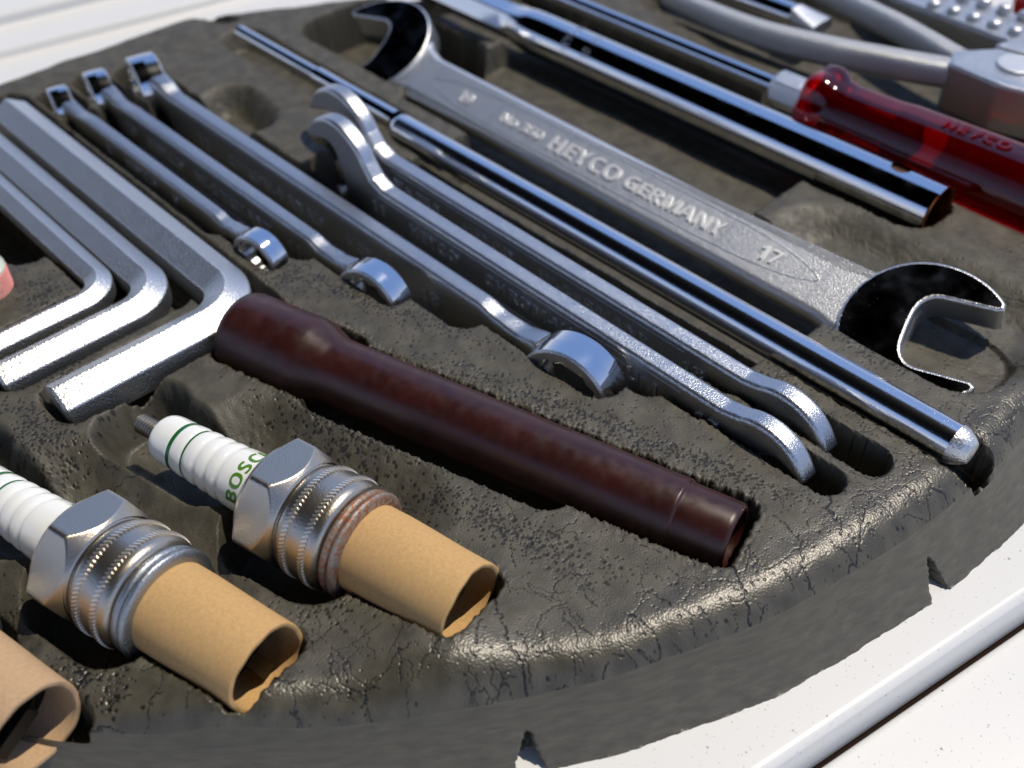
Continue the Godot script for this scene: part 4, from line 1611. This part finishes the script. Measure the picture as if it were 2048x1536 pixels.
func plug_parts(t: Node3D) -> void:
	var mb := Mb.new()
	# terminal stud with its thread
	var prof := [Vector2(-63, 0), Vector2(-63, 1.4), Vector2(-62.6, 1.75)]
	var x := -62.5
	while x < -56.6:
		prof.append(Vector2(x, 1.65)); prof.append(Vector2(x + 0.3, 1.98)); prof.append(Vector2(x + 0.42, 1.98))
		x += 0.72
	prof.append(Vector2(-56, 1.7))
	mb.lathe(prof, 32)
	part("terminal_stud", t, mb.mesh(), M.stud_steel)
	# white insulator with its ribs
	prof = [Vector2(-56.4, 1.7), Vector2(-56.4, 3.4), Vector2(-56.2, 3.95), Vector2(-55.7, 4.4), Vector2(-54.9, 4.68), Vector2(-53.9, 4.8), Vector2(-52.6, 4.84)]
	for k in 76:
		var s := -52.2 + 15.6 * k / 75.0
		var grow := 4.84 + (s + 52.2) * 0.056
		var w := 0.0
		for g in [-50.4, -47.0, -43.9, -41.0, -38.1]:
			w += exp(-pow((s - g) / 0.62, 2.0)) * (0.40 if g > -48.5 else 0.18)
		prof.append(Vector2(s, grow - w))
	prof.append_array([Vector2(-36.2, 5.74), Vector2(-35.4, 5.80), Vector2(-29.0, 5.86), Vector2(-28, 5.9)])
	mb = Mb.new()
	mb.lathe(prof, 72)
	part("insulator", t, mb.mesh(), M.porcelain)
	for s in [-50.4, -47.0]:
		mb = Mb.new()
		var r: float = 4.84 + (s + 52.2) * 0.056 - (0.18 if s < -49 else 0.40) + 0.03
		mb.lathe([Vector2(s - 0.42, r + 0.06), Vector2(s - 0.2, r + 0.01), Vector2(s + 0.2, r + 0.01), Vector2(s + 0.42, r + 0.06)], 72)
		part("green_band", t, mb.mesh(), M.green_band)
	for w in [["BOSCH", 2.6, -33.4, 0.16, 1.3], ["GERMANY", 1.5, -30.7, 0.05, 1.25]]:
		var sx: float = w[2]
		var turn: float = w[3]
		var g := letters(w[0], w[1], 0.05, func(q): return Vector3(sx - q.y, (5.83 + q.z) * cos(turn - q.x / 5.83), (5.83 + q.z) * sin(turn - q.x / 5.83)), true, w[4])
		part("printed_lettering", t, g.mesh(), M.green_print)
	# steel shell: rolled rim, hexagon, collar
	mb = Mb.new()
	mb.lathe([Vector2(-28.9, 5.9), Vector2(-29.6, 6.6), Vector2(-29.8, 8.0), Vector2(-29.5, 9.2), Vector2(-28.8, 10.0), Vector2(-27.9, 10.25), Vector2(-27.3, 10.2)], 72)
	part("rolled_rim", t, mb.mesh(), M.nickel)
	var P := PackedVector3Array()
	var rows := 0
	for k in 41:
		var s := lerpf(-28.3, -20.6, k / 40.0)
		var cone := minf(10.2 + (s + 28.3) * 1.7, 10.0 + (-20.6 - s) * 0.75)
		for j in 144:
			var a := TAU * j / 144
			var r := minf(10.4 / cos(fposmod(a + 0.62, PI / 3) - PI / 6), maxf(cone, 9.6))
			P.append(Vector3(s, r * cos(a), r * sin(a)))
		rows += 1
	mb = Mb.new()
	mb.grid(P, rows, 144, false, true, true)
	part("hexagon", t, mb.mesh(), M.nickel)
	mb = Mb.new()
	mb.lathe([Vector2(-20.9, 9.9), Vector2(-20.5, 9.5), Vector2(-20.0, 9.5), Vector2(-19.6, 9.9), Vector2(-19.2, 10.15), Vector2(-18.6, 10.25), Vector2(-12.3, 10.25), Vector2(-11.5, 10.1), Vector2(-10.9, 9.6), Vector2(-10.6, 8.8), Vector2(-10.6, 7.0)], 96)
	part("collar", t, mb.mesh(), M.nickel)
	for s in [-17.6, -13.4]:
		mb = Mb.new()
		for j in 84:
			var a := TAU * j / 84
			var b := Basis(Vector3(1, 0, 0), a)
			var lo := Vector3(s - 0.55, 10.18, -0.17)
			var bar := Mb.new()
			bar.box(lo, lo + Vector3(1.15, 0.38, 0.34))
			mb.put(bar, Transform3D(b * Basis(Vector3(0, 1, 0), 0.0), Vector3.ZERO) * Transform3D(Basis(Vector3(0, 1, 0), 0.6), Vector3(s, 0, 0)) * Transform3D(Basis(), Vector3(-s, 0, 0)))
		part("knurled_band", t, mb.mesh(), M.nickel_bright)
	mb = Mb.new()
	prof = []
	for k in 13:
		var a := PI * k / 12
		prof.append(Vector2(-9.6 - 0.9 * cos(a), 8.6 + 1.2 * sin(a)))
	for k in 13:
		var a := PI * k / 12
		prof.append(Vector2(-8.0 - 0.75 * cos(a), 8.6 + 1.35 * sin(a)))
	prof.append(Vector2(-7.2, 6.5))
	mb.lathe(prof, 72)
	part("washer", t, mb.mesh(), M.rusty_washer)
	# thread, nose and side electrode inside the sleeve
	mb = Mb.new()
	prof = [Vector2(-8, 6.4)]
	x = -7.5
	while x < 6.6:
		prof.append(Vector2(x, 6.3)); prof.append(Vector2(x + 0.5, 6.95)); prof.append(Vector2(x + 0.7, 6.95))
		x += 1.25
	prof.append_array([Vector2(7.4, 6.2), Vector2(7.6, 5.0), Vector2(7.4, 4.2), Vector2(1, 4.0)])
	mb.lathe(prof, 48)
	part("thread", t, mb.mesh(), M.dark_steel)
	mb = Mb.new()
	mb.lathe([Vector2(1, 2.4), Vector2(7.8, 2.0), Vector2(8.2, 1.3), Vector2(9.2, 1.25), Vector2(9.3, 0)], 32)
	part("centre_electrode", t, mb.mesh(), M.stud_steel)
	mb = Mb.new()
	mb.box(Vector3(7.2, -6.0, -1.4), Vector3(11.4, -4.4, 1.4))
	mb.box(Vector3(9.9, -4.5, -1.4), Vector3(11.4, 1.8, 1.4))
	var r2 := Mb.new()
	r2.put(mb, Transform3D(Basis(Vector3(1, 0, 0), 2.5), Vector3.ZERO))
	part("side_electrode", t, r2.mesh(), M.dark_steel)

func build_brown_handle() -> void:
	var d := deg_to_rad(16.0)
	var B := Basis(Vector3(cos(d), 0, -sin(d)), Vector3(0, 1, 0), Vector3(sin(d), 0, cos(d)))
	var t := thing("brown_tube", "dark brown hard plastic tube with a wider socket end, scuffed and dusty", "tube", Vector3(-109.2, -2.2, -91.3), B)
	var mb := Mb.new()
	mb.lathe([Vector2(-57.6, 6.8), Vector2(-58.8, 7.2), Vector2(-59.2, 8.0), Vector2(-59.0, 9.0), Vector2(-58.4, 9.45), Vector2(-57.4, 9.65), Vector2(-50, 9.65), Vector2(-41.5, 9.6), Vector2(-40.2, 9.5), Vector2(-39.2, 9.25), Vector2(-34.9, 7.55), Vector2(-33.6, 7.36), Vector2(-31, 7.32), Vector2(-10, 7.25), Vector2(20, 7.1), Vector2(41.2, 6.98), Vector2(41.6, 6.95)], 96)
	part("socket_and_barrel", t, mb.mesh(), M.brown_plastic)
	mb = Mb.new()
	mb.lathe([Vector2(41.5, 6.98), Vector2(41.8, 6.9), Vector2(42.1, 6.62), Vector2(42.6, 6.56), Vector2(51.0, 6.45), Vector2(51.8, 6.3), Vector2(52.2, 5.95), Vector2(52.2, 5.3), Vector2(51.8, 5.0), Vector2(40, 4.9)], 96)
	part("spigot", t, mb.mesh(), M.brown_plastic)

func build_pink_cap() -> void:
	var t := thing("pink_cap", "small ribbed pink cap with a pale top at the left edge", "cap", Vector3(-217.2, -1, -41.4))
	var mb := Mb.new()
	var prof := [Vector2(-1, 5.6), Vector2(0, 6.0)]
	for k in 9:
		prof.append(Vector2(0.2 + k * 0.65, 6.0)); prof.append(Vector2(0.45 + k * 0.65, 6.0)); prof.append(Vector2(0.6 + k * 0.65, 5.8))
	prof.append(Vector2(6.2, 5.9))
	prof.append(Vector2(6.2, 3))
	mb.lathe(prof, 64)
	var up := Mb.new()
	var stand := Transform3D(Basis(Vector3(0, 1, 0), Vector3(0, 0, 1), Vector3(1, 0, 0)), Vector3.ZERO)
	up.put(mb, stand)
	part("ribbed_body", t, up.mesh(), M.pink_plastic)
	mb = Mb.new()
	mb.lathe([Vector2(6.1, 5.9), Vector2(6.6, 5.9), Vector2(9.4, 4.3), Vector2(9.6, 3.8), Vector2(9.6, 0)], 48)
	up = Mb.new()
	up.put(mb, stand)
	part("pale_top", t, up.mesh(), M.pale_plastic)
